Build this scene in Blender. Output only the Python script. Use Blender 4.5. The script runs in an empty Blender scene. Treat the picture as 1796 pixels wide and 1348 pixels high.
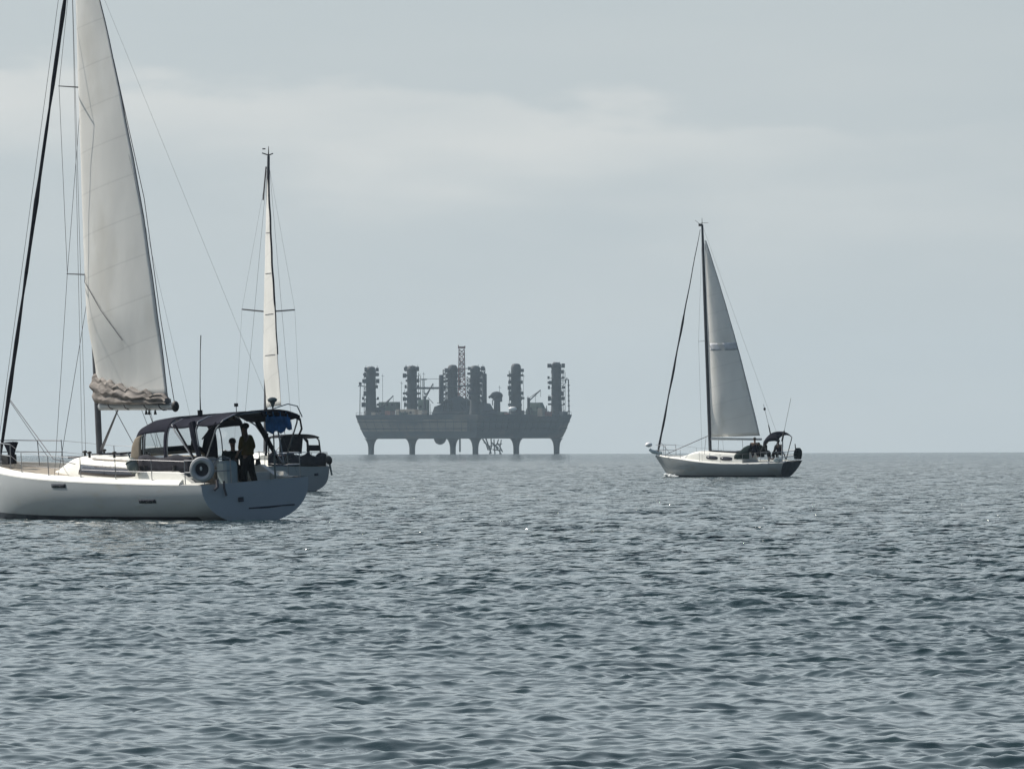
import bpy, bmesh, math, random
import numpy as np
from mathutils import Vector, Matrix, Euler
random.seed(7)
R = math.radians
S = bpy.context.scene
COL = S.collection

# ---------------------------------------------------------------- camera
FPX = 18700.0 / 1796.0            # focal length in picture widths
EYE = 2.0                         # eye height over the water
EARTH = 6.3e6
cd = bpy.data.cameras.new('camera')
cam = bpy.data.objects.new('camera', cd)
COL.objects.link(cam)
cd.sensor_width = 36.0
cd.lens = 36.0 * FPX
cd.clip_start = 1.0
cd.clip_end = 30000.0
PITCH = math.atan((781.0 - 674.0) / 18700.0)
ROLL = R(-0.2)
cam.matrix_world = (Matrix.Translation((0, 0, EYE)) @ Matrix.Rotation(math.pi / 2 + PITCH, 4, 'X')
                    @ Matrix.Rotation(ROLL, 4, 'Z'))
S.camera = cam

# ---------------------------------------------------------------- sky and sun
SUN_EL, SUN_AZ = 43.0, -58.0      # degrees; azimuth clockwise from the view direction
world = bpy.data.worlds.new('World')
S.world = world
world.use_nodes = True
wn, wl = world.node_tree.nodes, world.node_tree.links
bg = wn['Background']
bg.inputs['Strength'].default_value = 0.1
sky = wn.new('ShaderNodeTexSky')
sky.sky_type = 'NISHITA'
sky.sun_disc = False
sky.sun_elevation = R(SUN_EL)
sky.sun_rotation = R(SUN_AZ)
sky.air_density = 1.0
sky.dust_density = 1.0


def wnode(t, **k):
    n = wn.new(t)
    for a, b in k.items():
        setattr(n, a, b)
    return n


def wmath(op, a, b=None, c=None, clamp=False):
    n = wnode('ShaderNodeMath', operation=op, use_clamp=clamp)
    for i, v in enumerate((a, b, c)):
        if v is None:
            continue
        if isinstance(v, (int, float)):
            n.inputs[i].default_value = v
        else:
            wl.new(v, n.inputs[i])
    return n.outputs[0]


def wramp(src, stops):
    n = wnode('ShaderNodeValToRGB')
    e = n.color_ramp.elements
    while len(e) < len(stops):
        e.new(0.5)
    for i, (p, v) in enumerate(stops):
        e[i].position = p
        e[i].color = (v, v, v, 1)
    wl.new(src, n.inputs[0])
    return n.outputs[0]


tc = wnode('ShaderNodeTexCoord')
sep = wnode('ShaderNodeSeparateXYZ')
wl.new(tc.outputs['Generated'], sep.inputs[0])
zel = sep.outputs[2]
# marine haze low over the horizon
veil = wramp(zel, [(0.0, 0.97), (0.05, 0.95), (0.16, 0.90), (0.40, 0.76), (0.72, 0.40), (1.0, 0.25)])
# the haze is brighter on the sun's side than behind the observer
toward = wmath('MULTIPLY_ADD', sep.outputs[0], math.sin(R(SUN_AZ)), wmath('MULTIPLY', sep.outputs[1], math.cos(R(SUN_AZ))))
side = wnode('ShaderNodeMapRange', interpolation_type='SMOOTHSTEP')
for i, v in enumerate((-0.45, 0.60, 0.0, 1.0)):
    side.inputs[i + 1].default_value = v
wl.new(toward, side.inputs[0])
hazec = wnode('ShaderNodeMix', data_type='RGBA')
wl.new(side.outputs[0], hazec.inputs['Factor'])
hazec.inputs['A'].default_value = (0.40, 0.70, 1.05, 1)
hazec.inputs['B'].default_value = (4.82, 5.38, 5.64, 1)
mixv = wnode('ShaderNodeMix', data_type='RGBA')
wl.new(veil, mixv.inputs['Factor'])
wl.new(sky.outputs[0], mixv.inputs['A'])
# sunlit haze is brighter above the murk that lies on the horizon
lift = wnode('ShaderNodeMapRange', interpolation_type='SMOOTHSTEP')
for i, v in enumerate((0.045, 0.17, 1.0, 1.42)):
    lift.inputs[i + 1].default_value = v
wl.new(zel, lift.inputs[0])
hazel = wnode('ShaderNodeVectorMath', operation='SCALE')
wl.new(hazec.outputs['Result'], hazel.inputs[0])
wl.new(lift.outputs[0], hazel.inputs['Scale'])
wl.new(hazel.outputs[0], mixv.inputs['B'])
# thin stratus bank and faint mottling
mp = wnode('ShaderNodeMapping')
mp.inputs['Scale'].default_value = (26, 26, 130)
wl.new(tc.outputs['Generated'], mp.inputs['Vector'])
nz = wnode('ShaderNodeTexNoise')
nz.inputs['Scale'].default_value = 1.0
nz.inputs['Detail'].default_value = 5.0
nz.inputs['Roughness'].default_value = 0.45
wl.new(mp.outputs[0], nz.inputs['Vector'])
mp2 = wnode('ShaderNodeMapping')
mp2.inputs['Scale'].default_value = (70, 70, 210)
mp2.inputs['Location'].default_value = (3.3, 1.7, 0.4)
wl.new(tc.outputs['Generated'], mp2.inputs['Vector'])
nz2 = wnode('ShaderNodeTexNoise')
nz2.inputs['Detail'].default_value = 7.0
nz2.inputs['Scale'].default_value = 1.0
wl.new(mp2.outputs[0], nz2.inputs['Vector'])
# height over the horizon, warped so that the edge of the bank is ragged
warp = wmath('MULTIPLY_ADD', wmath('SUBTRACT', nz2.outputs[0], 0.5), 0.0095, zel)
warp = wmath('MULTIPLY_ADD', wmath('SUBTRACT', nz.outputs[0], 0.5), 0.008, warp)
xs = wmath('MULTIPLY_ADD', sep.outputs[0], 0.085, warp)      # the bank sinks to the right
top = wnode('ShaderNodeMapRange', interpolation_type='SMOOTHSTEP')
for i, v in enumerate((0.0338, 0.0314, 0.0, 1.0)):
    top.inputs[i + 1].default_value = v
wl.new(xs, top.inputs[0])
bot = wnode('ShaderNodeMapRange', interpolation_type='SMOOTHSTEP')
for i, v in enumerate((0.018, 0.0295, 0.0, 1.0)):
    bot.inputs[i + 1].default_value = v
wl.new(xs, bot.inputs[0])
bank = wmath('MULTIPLY', top.outputs[0], bot.outputs[0])
fadex = wnode('ShaderNodeMapRange', interpolation_type='SMOOTHSTEP')
for i, v in enumerate((0.045, -0.010, 0.35, 1.0)):
    fadex.inputs[i + 1].default_value = v
wl.new(sep.outputs[0], fadex.inputs[0])
bank = wmath('MULTIPLY', bank, fadex.outputs[0])
bank = wmath('MULTIPLY', bank, wramp(nz.outputs[0], [(0.30, 0.35), (0.62, 1.0)]))
mott = wmath('MULTIPLY', wramp(nz.outputs[0], [(0.35, 0.0), (0.70, 1.0)]), 0.16)
lowm = wnode('ShaderNodeMapRange', interpolation_type='SMOOTHSTEP')
for i, v in enumerate((0.20, 0.03, 0.0, 1.0)):
    lowm.inputs[i + 1].default_value = v
wl.new(zel, lowm.inputs[0])
cf = wmath('MULTIPLY', wmath('MULTIPLY_ADD', bank, 0.72, mott, clamp=True), lowm.outputs[0])
mixc = wnode('ShaderNodeMix', data_type='RGBA')
wl.new(cf, mixc.inputs['Factor'])
wl.new(mixv.outputs['Result'], mixc.inputs['A'])
mixc.inputs['B'].default_value = (6.35, 6.55, 6.45, 1)
wl.new(mixc.outputs['Result'], bg.inputs['Color'])

sd = bpy.data.lights.new('sun', 'SUN')
sd.energy = 5.0
sd.angle = R(0.5)
sd.color = (1.0, 0.95, 0.86)
sun = bpy.data.objects.new('sun', sd)
COL.objects.link(sun)
sdir = Vector((math.sin(R(SUN_AZ)) * math.cos(R(SUN_EL)), math.cos(R(SUN_AZ)) * math.cos(R(SUN_EL)), math.sin(R(SUN_EL))))
sun.rotation_euler = (-sdir).to_track_quat('-Z', 'Y').to_euler()

S.view_settings.view_transform = 'Standard'
S.view_settings.look = 'None'
S.view_settings.exposure = 0.12
S.view_settings.gamma = 1.0
S.cycles.max_bounces = 8
S.cycles.transparent_max_bounces = 12


# ---------------------------------------------------------------- materials
def material(name, color, rough=0.5, metal=0.0, var=0.0, vscale=3.0, transl=0.0, stretch=(1, 1, 1), bump=0.0, bscale=20.0,
             spec=0.5, stain=None, seams=None):
    m = bpy.data.materials.new(name)
    m.use_nodes = True
    n, l = m.node_tree.nodes, m.node_tree.links
    p = n['Principled BSDF']
    p.inputs['Roughness'].default_value = rough
    p.inputs['Metallic'].default_value = metal
    p.inputs['Specular IOR Level'].default_value = spec
    col = None
    t = n.new('ShaderNodeTexCoord')
    mpp = n.new('ShaderNodeMapping')
    mpp.inputs['Scale'].default_value = stretch
    l.new(t.outputs['Object'], mpp.inputs[0])
    base = n.new('ShaderNodeRGB')
    base.outputs[0].default_value = (*color, 1)
    col = base.outputs[0]
    if var:
        x = n.new('ShaderNodeTexNoise')
        x.inputs['Scale'].default_value = vscale
        x.inputs['Detail'].default_value = 6
        l.new(mpp.outputs[0], x.inputs['Vector'])
        mr = n.new('ShaderNodeMapRange')
        mr.inputs[1].default_value = 0.3
        mr.inputs[2].default_value = 0.7
        mr.inputs[3].default_value = 1 - var
        mr.inputs[4].default_value = 1 + var * 0.5
        l.new(x.outputs[0], mr.inputs[0])
        mx = n.new('ShaderNodeMix')
        mx.data_type = 'RGBA'
        mx.blend_type = 'MULTIPLY'
        mx.inputs['Factor'].default_value = 1
        l.new(col, mx.inputs['A'])
        l.new(mr.outputs[0], mx.inputs['B'])
        col = mx.outputs['Result']
    if stain:
        scol, sscale, lo, hi, sstr = stain
        mq = n.new('ShaderNodeMapping')
        mq.inputs['Scale'].default_value = sstr
        l.new(t.outputs['Object'], mq.inputs[0])
        x = n.new('ShaderNodeTexNoise')
        x.inputs['Scale'].default_value = sscale
        x.inputs['Detail'].default_value = 8
        l.new(mq.outputs[0], x.inputs['Vector'])
        mr = n.new('ShaderNodeMapRange')
        mr.inputs[1].default_value = lo
        mr.inputs[2].default_value = hi
        l.new(x.outputs[0], mr.inputs[0])
        mx = n.new('ShaderNodeMix')
        mx.data_type = 'RGBA'
        l.new(mr.outputs[0], mx.inputs['Factor'])
        l.new(col, mx.inputs['A'])
        mx.inputs['B'].default_value = (*scol, 1)
        col = mx.outputs['Result']
    if seams:
        # sewn panels: thin darker lines every `seams` metres up the sail
        sp = n.new('ShaderNodeSeparateXYZ')
        l.new(t.outputs['Object'], sp.inputs[0])
        a = n.new('ShaderNodeMath')
        a.operation = 'MULTIPLY_ADD'
        a.inputs[1].default_value = 0.22
        l.new(sp.outputs[0], a.inputs[0])
        l.new(sp.outputs[2], a.inputs[2])
        b = n.new('ShaderNodeMath')
        b.operation = 'PINGPONG'
        b.inputs[1].default_value = seams / 2
        l.new(a.outputs[0], b.inputs[0])
        c = n.new('ShaderNodeMapRange')
        c.inputs[1].default_value = 0.012
        c.inputs[2].default_value = 0.03
        c.inputs[3].default_value = 0.92
        c.inputs[4].default_value = 1.0
        l.new(b.outputs[0], c.inputs[0])
        mx = n.new('ShaderNodeMix')
        mx.data_type = 'RGBA'
        mx.blend_type = 'MULTIPLY'
        mx.inputs['Factor'].default_value = 1
        l.new(col, mx.inputs['A'])
        l.new(c.outputs[0], mx.inputs['B'])
        col = mx.outputs['Result']
    l.new(col, p.inputs['Base Color'])
    if bump:
        x = n.new('ShaderNodeTexNoise')
        x.inputs['Scale'].default_value = bscale
        x.inputs['Detail'].default_value = 4
        l.new(mpp.outputs[0], x.inputs['Vector'])
        bp = n.new('ShaderNodeBump')
        bp.inputs['Strength'].default_value = 1.0
        bp.inputs['Distance'].default_value = bump
        l.new(x.outputs[0], bp.inputs['Height'])
        l.new(bp.outputs[0], p.inputs['Normal'])
    if transl:
        tr = n.new('ShaderNodeBsdfTranslucent')
        l.new(col, tr.inputs['Color'])
        ms = n.new('ShaderNodeMixShader')
        ms.inputs[0].default_value = transl
        l.new(p.outputs[0], ms.inputs[1])
        l.new(tr.outputs[0], ms.inputs[2])
        l.new(ms.outputs[0], n['Material Output'].inputs['Surface'])
    return m


def clear_vinyl(name, tint=(0.86, 0.88, 0.88), gloss=0.12):
    m = bpy.data.materials.new(name)
    m.use_nodes = True
    n, l = m.node_tree.nodes, m.node_tree.links
    tr = n.new('ShaderNodeBsdfTransparent')
    tr.inputs[0].default_value = (*tint, 1)
    gl = n.new('ShaderNodeBsdfGlossy')
    gl.inputs['Roughness'].default_value = 0.08
    ms = n.new('ShaderNodeMixShader')
    ms.inputs[0].default_value = gloss
    l.new(tr.outputs[0], ms.inputs[1])
    l.new(gl.outputs[0], ms.inputs[2])
    l.new(ms.outputs[0], n['Material Output'].inputs['Surface'])
    return m


M = {}
M['gelcoat'] = material('gelcoat', (0.46, 0.48, 0.49), 0.28, var=0.05, vscale=0.6, stain=((0.42, 0.41, 0.36), 1.2, 0.60, 0.80, (1, 1, 4)))
M['deck'] = material('deck', (0.78, 0.77, 0.72), 0.55, var=0.06, vscale=2)
M['teak'] = material('teak', (0.36, 0.30, 0.23), 0.7, var=0.25, vscale=6, stretch=(1, 12, 1))
M['smoked'] = material('smoked acrylic', (0.02, 0.02, 0.03), 0.08, var=0.2)
M['spar'] = material('anodised spar', (0.10, 0.10, 0.11), 0.4, metal=0.3, var=0.2)
M['steel'] = material('stainless tube', (0.35, 0.35, 0.36), 0.3, metal=0.8)
M['wire'] = material('rigging wire', (0.10, 0.10, 0.11), 0.4, metal=0.5)
M['rope'] = material('rope', (0.12, 0.11, 0.12), 0.9, var=0.3, vscale=30)
M['sail'] = material('dacron sail', (0.90, 0.89, 0.86), 0.65, var=0.06, vscale=1.1, transl=0.44, stretch=(1, 1, .5), seams=1.15, bump=0.02, bscale=1.4,
                     stain=((0.78, 0.76, 0.71), 0.7, 0.56, 0.80, (1, 1, .6)))
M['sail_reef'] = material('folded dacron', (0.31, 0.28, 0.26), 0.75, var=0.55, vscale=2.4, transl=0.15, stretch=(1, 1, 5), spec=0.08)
M['sail_band'] = material('sail insignia band', (0.70, 0.72, 0.76), 0.7, var=0.2, vscale=4, transl=0.3)
M['batten'] = material('batten pocket', (0.58, 0.56, 0.53), 0.7, transl=0.3)
M['uv_cover'] = material('acrylic sail cover', (0.042, 0.042, 0.052), 0.85, var=0.3, vscale=5, spec=0.08)
M['navy'] = material('navy canvas', (0.013, 0.014, 0.026), 0.85, var=0.3, vscale=3, transl=0.03, spec=0.08)
M['blue'] = material('blue canvas', (0.10, 0.32, 0.62), 0.8, var=0.5, vscale=4, transl=0.6, spec=0.08)
M['tan'] = material('tan canvas', (0.30, 0.26, 0.21), 0.8, var=0.2, vscale=4, transl=0.25, spec=0.08)
M['black'] = material('black canvas', (0.012, 0.012, 0.018), 0.85, var=0.2, spec=0.08)
M['vinyl'] = clear_vinyl('clear vinyl window')
M['stripe'] = material('dark boot stripe', (0.035, 0.04, 0.06), 0.4, var=0.3)
M['stripe_blue'] = material('navy stripe', (0.012, 0.017, 0.036), 0.4)
M['gelcoat_old'] = material('weathered gelcoat', (0.36, 0.38, 0.385), 0.35, var=0.08, vscale=0.8, stain=((0.30, 0.29, 0.25), 1.0, 0.52, 0.75, (1, 1, 3)))
M['stern_paint'] = material('slate stern paint', (0.075, 0.085, 0.105), 0.45, var=0.5, vscale=2.5)
M['antifoul'] = material('antifouling', (0.10, 0.06, 0.05), 0.8, var=0.4, vscale=3)
M['white_ring'] = material('white buoy foam', (0.40, 0.41, 0.42), 0.6, var=0.1, vscale=8)
M['grey_vinyl'] = material('grey vinyl', (0.16, 0.19, 0.18), 0.5, var=0.2, vscale=6)
M['console'] = material('console fibreglass', (0.34, 0.42, 0.44), 0.45, var=0.1)
M['rubber'] = material('black rubber', (0.02, 0.02, 0.022), 0.6)
M['skin'] = material('skin', (0.28, 0.16, 0.11), 0.6, var=0.1, vscale=10)
M['skin_dark'] = material('tanned skin', (0.17, 0.10, 0.07), 0.6, var=0.1, vscale=10)
M['hair'] = material('dark hair', (0.012, 0.010, 0.009), 0.6)
M['eye'] = material('eye', (0.03, 0.02, 0.02), 0.2)
M['mustard'] = material('mustard shirt cloth', (0.11, 0.072, 0.014), 0.85, var=0.25, vscale=7, spec=0.08)
M['black_cloth'] = material('black trouser cloth', (0.012, 0.012, 0.014), 0.9, var=0.3, vscale=7, spec=0.08)
M['teal_cloth'] = material('dark green jacket cloth', (0.010, 0.022, 0.022), 0.9, var=0.3, vscale=7, spec=0.08)
M['navy_cloth'] = material('navy jacket cloth', (0.009, 0.010, 0.024), 0.9, var=0.3, vscale=7, spec=0.08)
M['plum_cloth'] = material('plum jacket cloth', (0.028, 0.017, 0.028), 0.9, var=0.3, vscale=7, spec=0.08)
M['white_cloth'] = material('white cloth', (0.7, 0.7, 0.68), 0.9, var=0.1)
M['rig_steel'] = material('weathered barge steel', (0.070, 0.088, 0.106), 0.7, var=0.35, vscale=0.06, stretch=(1, 1, 3),
                          stain=((0.20, 0.15, 0.115), 0.045, 0.54, 0.72, (1, 1, 2)))
M['rig_painted_sun'] = material('rusty plating with painted sunlight', (0.25, 0.215, 0.185), 0.75, var=0.3, vscale=0.05, stretch=(1, 1, 2.5), stain=((0.10, 0.105, 0.11), 0.05, 0.48, 0.68, (1, 1, 1)))  # rusty tone made lighter and warmer: sunlight painted into the colour
M['rig_dark'] = material('dark leg steel', (0.032, 0.038, 0.046), 0.7, var=0.4, vscale=0.3)
M['rig_tan'] = material('tan cabin paint', (0.46, 0.39, 0.31), 0.7, var=0.25, vscale=0.2)
M['rig_green'] = material('green cabin paint', (0.075, 0.12, 0.095), 0.7, var=0.3, vscale=0.2)
M['rig_red'] = material('faded red lattice paint', (0.34, 0.13, 0.10), 0.7, var=0.3, vscale=0.4)
M['rig_white'] = material('white lattice paint', (0.72, 0.70, 0.68), 0.5, var=0.1)
M['glare_white'] = material('white enamel', (0.85, 0.85, 0.84), 0.3)
M['foam'] = material('water foam', (0.85, 0.87, 0.87), 0.9, var=0.1, vscale=5, transl=0.2)


def water_material():
    m = bpy.data.materials.new('sea water')
    m.use_nodes = True
    n, l = m.node_tree.nodes, m.node_tree.links
    p = n['Principled BSDF']
    p.inputs['Base Color'].default_value = (0.010, 0.028, 0.031, 1)
    p.inputs['Roughness'].default_value = 0.05
    p.inputs['IOR'].default_value = 1.333
    g = n.new('ShaderNodeNewGeometry')

    def noise(scale, det, sx, sy):
        mpp = n.new('ShaderNodeMapping')
        mpp.inputs['Scale'].default_value = (sx, sy, 1)
        mpp.inputs['Rotation'].default_value = (0, 0, R(-12))
        l.new(g.outputs['Position'], mpp.inputs[0])
        x = n.new('ShaderNodeTexNoise')
        x.inputs['Scale'].default_value = scale
        x.inputs['Detail'].default_value = det
        x.inputs['Roughness'].default_value = 0.55
        l.new(mpp.outputs[0], x.inputs['Vector'])
        return x.outputs[0]
    a = noise(9.0, 2, 0.9, 1.0)
    bp = n.new('ShaderNodeBump')
    bp.inputs['Strength'].default_value = 1.0
    bp.inputs['Distance'].default_value = BUMP
    l.new(a, bp.inputs['Height'])
    b = noise(1.3, 3, 0.8, 1.0)
    at = n.new('ShaderNodeAttribute')
    at.attribute_name = 'fine_chop'
    mm = n.new('ShaderNodeMath')
    mm.operation = 'MULTIPLY'
    mm.inputs[1].default_value = 4.2
    l.new(at.outputs['Fac'], mm.inputs[0])
    b2 = n.new('ShaderNodeBump')
    b2.inputs['Strength'].default_value = 1.0
    l.new(mm.outputs[0], b2.inputs['Distance'])
    l.new(b, b2.inputs['Height'])
    l.new(bp.outputs[0], b2.inputs['Normal'])
    l.new(b2.outputs[0], p.inputs['Normal'])
    return m


BUMP = 0.004
M['water'] = water_material()


# ---------------------------------------------------------------- builders
class MB:
    def __init__(s):
        s.v, s.f = [], []

    def add(s, vs, fs):
        o = len(s.v)
        s.v += [tuple(p) for p in vs]
        s.f += [tuple(i + o for i in f) for f in fs]
        return s

    def box(s, c, d, rot=None):
        c = Vector(c)
        m = rot or Matrix.Identity(3)
        vs = [c + m @ Vector((x * d[0] / 2, y * d[1] / 2, z * d[2] / 2)) for x in (-1, 1) for y in (-1, 1) for z in (-1, 1)]
        return s.add(vs, [(0, 1, 3, 2), (4, 6, 7, 5), (0, 4, 5, 1), (2, 3, 7, 6), (0, 2, 6, 4), (1, 5, 7, 3)])

    def loft(s, rings, closed=True, cap=True, loop=False):
        n = len(rings[0])
        vs = [p for r in rings for p in r]
        fs = []
        K = len(rings)
        for i in range(K if loop else K - 1):
            i2 = (i + 1) % K
            for j in range(n if closed else n - 1):
                k = (j + 1) % n
                fs.append((i * n + j, i * n + k, i2 * n + k, i2 * n + j))
        if cap and closed and not loop:
            fs.append(tuple(range(n))[::-1])
            fs.append(tuple((K - 1) * n + j for j in range(n)))
        return s.add(vs, fs)

    def tube(s, pts, r, n=8, cap=True, loop=False):
        pts = [Vector(p) for p in pts]
        K = len(pts)
        rs = r if isinstance(r, (list, tuple)) else [r] * K
        rings = []
        up = None
        for i, p in enumerate(pts):
            if loop:
                t = pts[(i + 1) % K] - pts[i - 1]
            else:
                t = pts[min(i + 1, K - 1)] - pts[max(i - 1, 0)]
            t.normalize()
            if up is None:
                up = Vector((0, 0, 1)) if abs(t.z) < 0.9 else Vector((1, 0, 0))
            a = t.cross(up)
            if a.length < 1e-6:
                a = t.cross(Vector((0, 1, 0)))
            a.normalize()
            b = a.cross(t).normalized()
            up = b
            rr = rs[i] if isinstance(rs[i], (tuple, list)) else (rs[i], rs[i])
            rings.append([p + a * (rr[0] * math.cos(2 * math.pi * k / n)) + b * (rr[1] * math.sin(2 * math.pi * k / n)) for k in range(n)])
        return s.loft(rings, True, cap, loop)

    def ell(s, c, r, n=14, m=9, rot=None):
        c = Vector(c)
        q = rot or Matrix.Identity(3)
        rings = []
        for i in range(m + 1):
            t = math.pi * (0.02 + 0.96 * i / m)
            rings.append([c + q @ Vector((r[0] * math.sin(t) * math.cos(2 * math.pi * k / n), r[1] * math.sin(t) * math.sin(2 * math.pi * k / n),
                                          r[2] * math.cos(t))) for k in range(n)])
        return s.loft(rings)

    def torus(s, c, rad, r, axis=(0, 0, 1), n=24, m=8):
        q = Vector((0, 0, 1)).rotation_difference(Vector(axis).normalized()).to_matrix()
        pts = [Vector(c) + q @ Vector((rad * math.cos(2 * math.pi * k / n), rad * math.sin(2 * math.pi * k / n), 0)) for k in range(n)]
        return s.tube(pts, r, m, loop=True)

    def sheet(s, grid):
        return s.loft(grid, closed=False, cap=False)

    def build(s, name, mat, parent=None, smooth=True, thick=0.0, sharp=R(35)):
        me = bpy.data.meshes.new(name)
        me.from_pydata(s.v, [], s.f)
        me.update()
        bm = bmesh.new()
        bm.from_mesh(me)
        bmesh.ops.remove_doubles(bm, verts=bm.verts, dist=1e-5)
        bmesh.ops.recalc_face_normals(bm, faces=bm.faces)
        bm.to_mesh(me)
        bm.free()
        if smooth:
            me.shade_smooth()
            me.set_sharp_from_angle(angle=sharp)
        me.materials.append(mat)
        o = bpy.data.objects.new(name, me)
        COL.objects.link(o)
        if thick:
            md = o.modifiers.new('thickness', 'SOLIDIFY')
            md.thickness = thick
            md.offset = 0
        if parent:
            o.parent = parent
        return o


def thing(name, label, cat, loc=(0, 0, 0), mat=None, group=None):
    o = bpy.data.objects.new(name, None)
    COL.objects.link(o)
    o.empty_display_size = 0.3
    if mat is not None:
        o.matrix_world = mat
    else:
        o.location = loc
    o['label'] = label
    o['category'] = cat
    if group:
        o['group'] = group
    return o


def tag(o, label, cat, group=None):
    o['label'] = label
    o['category'] = cat
    if group:
        o['group'] = group
    return o


def drop(y):
    return -y * y / (2 * EARTH)


def lerp(a, b, t):
    return a + (b - a) * t


def smooth01(t):
    t = max(0.0, min(1.0, t))
    return t * t * (3 - 2 * t)


# ---------------------------------------------------------------- sea
def make_sea():
    ang = list(np.linspace(-3.3, 3.3, 360))
    side, a, st = [], 3.3, 0.0186
    while a < 178:
        st *= 1.010 if a < 11 else 1.22
        a += st
        if a < 178:
            side.append(a)
    ang = sorted([-a for a in side] + ang + side)
    ang.append(180.0)
    th = np.radians(np.array(ang))
    rs = [0.3, 1, 2, 4, 8, 14, 20, 28, 36, 44, 50]
    r = 54.0
    while r < 6600:
        rs.append(r)
        if r < 110:
            k = 0.038
        elif r < 700:
            k = 0.038 + (r - 110) * 0.0010
        else:
            k = 0.628 + (r - 700) * 0.0014
        r += k
    rr = np.array(rs)
    nr, na = len(rr), len(th)
    X = (rr[:, None] * np.sin(th)[None, :]).astype(np.float64)
    Y = (rr[:, None] * np.cos(th)[None, :]).astype(np.float64)
    dr = np.gradient(rr)[:, None]
    dth = np.gradient(th)
    dl = rr[:, None] * dth[None, :]
    rng = np.random.default_rng(11)
    N = 290
    lam = np.exp(rng.uniform(np.log(0.115), np.log(4.2), N))
    wind = math.radians(-90 - 14)                 # waves run towards the shore
    spread = rng.normal(0, 1, N) * np.interp(lam, [.2, .8, 2.0, 4.0], [.85, .75, .60, .45])
    dirs = wind + spread
    k = 2 * np.pi / lam
    slope = SEA_SLOPE * np.sqrt(2.0 / N) * np.interp(np.log(lam), np.log([.115, .2, .32, .7, 1.2, 2.2, 4.2]), [1.75, 1.75, 1.50, 1.15, .86, .58, .36])
    amp = slope / k
    ph = rng.uniform(0, 2 * np.pi, N)
    dz = np.zeros_like(X)
    dx = np.zeros_like(X)
    dy = np.zeros_like(X)
    lost = np.zeros_like(X)
    # gusts: some patches are rougher
    gust = np.zeros_like(X)
    for q in range(14):
        l = math.exp(rng.uniform(math.log(9), math.log(90)))
        a = rng.uniform(0, 2 * np.pi)
        gust += np.sin(X * math.cos(a) * 2 * np.pi / l + Y * math.sin(a) * 2 * np.pi / l * 0.6 + rng.uniform(0, 6.28))
    gust = np.clip(1.0 + 0.05 * gust, 0.80, 1.4)
    wedge = (np.abs(np.degrees(th)) < 40)
    for i in range(N):
        c, sn = math.cos(dirs[i]), math.sin(dirs[i])
        cell = np.maximum(dr * 2.0, dl * 2.0)
        w = np.clip(lam[i] / cell - 0.6, 0, 1)
        lost += (slope[i] * (1 - w)) ** 2 / 2
        w = w * gust if lam[i] < 3 else w
        arg = (k[i] * c) * X + (k[i] * sn) * Y + ph[i]
        sa, ca = np.sin(arg), np.cos(arg)
        A = amp[i] * w
        dz += A * ca
        dx -= A * c * sa * 0.9
        dy -= A * sn * sa * 0.9
    fade = np.clip((X * X + Y * Y) ** .5 / 50.0, 0, 1)
    X2 = X + dx * fade
    Y2 = Y + dy * fade
    Z = dz * fade - (X * X + Y * Y) / (2 * EARTH)
    co = np.stack([X2, Y2, Z], -1).reshape(-1, 3).astype(np.float32)
    ii, jj = np.meshgrid(np.arange(nr - 1), np.arange(na), indexing='ij')
    j2 = (jj + 1) % na
    quads = np.stack([ii * na + jj, ii * na + j2, (ii + 1) * na + j2, (ii + 1) * na + jj], -1).reshape(-1, 4)[:, ::-1].astype(np.int32)
    me = bpy.data.meshes.new('sea')
    me.vertices.add(len(co))
    me.vertices.foreach_set('co', co.ravel())
    me.loops.add(quads.size)
    me.loops.foreach_set('vertex_index', quads.ravel())
    me.polygons.add(len(quads))
    me.polygons.foreach_set('loop_start', np.arange(0, quads.size, 4, dtype=np.int32))
    me.polygons.foreach_set('loop_total', np.full(len(quads), 4, dtype=np.int32))
    me.update(calc_edges=True)
    me.shade_smooth()
    at = me.attributes.new('fine_chop', 'FLOAT', 'POINT')      # steepness too fine for this mesh, left to the bump
    at.data.foreach_set('value', np.sqrt(lost).astype(np.float32).ravel())
    me.materials.append(M['water'])
    o = bpy.data.objects.new('sea', me)
    COL.objects.link(o)
    o['kind'] = 'structure'
    print('sea', nr, na, nr * na)


SEA_SLOPE = 0.182
make_sea()


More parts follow.
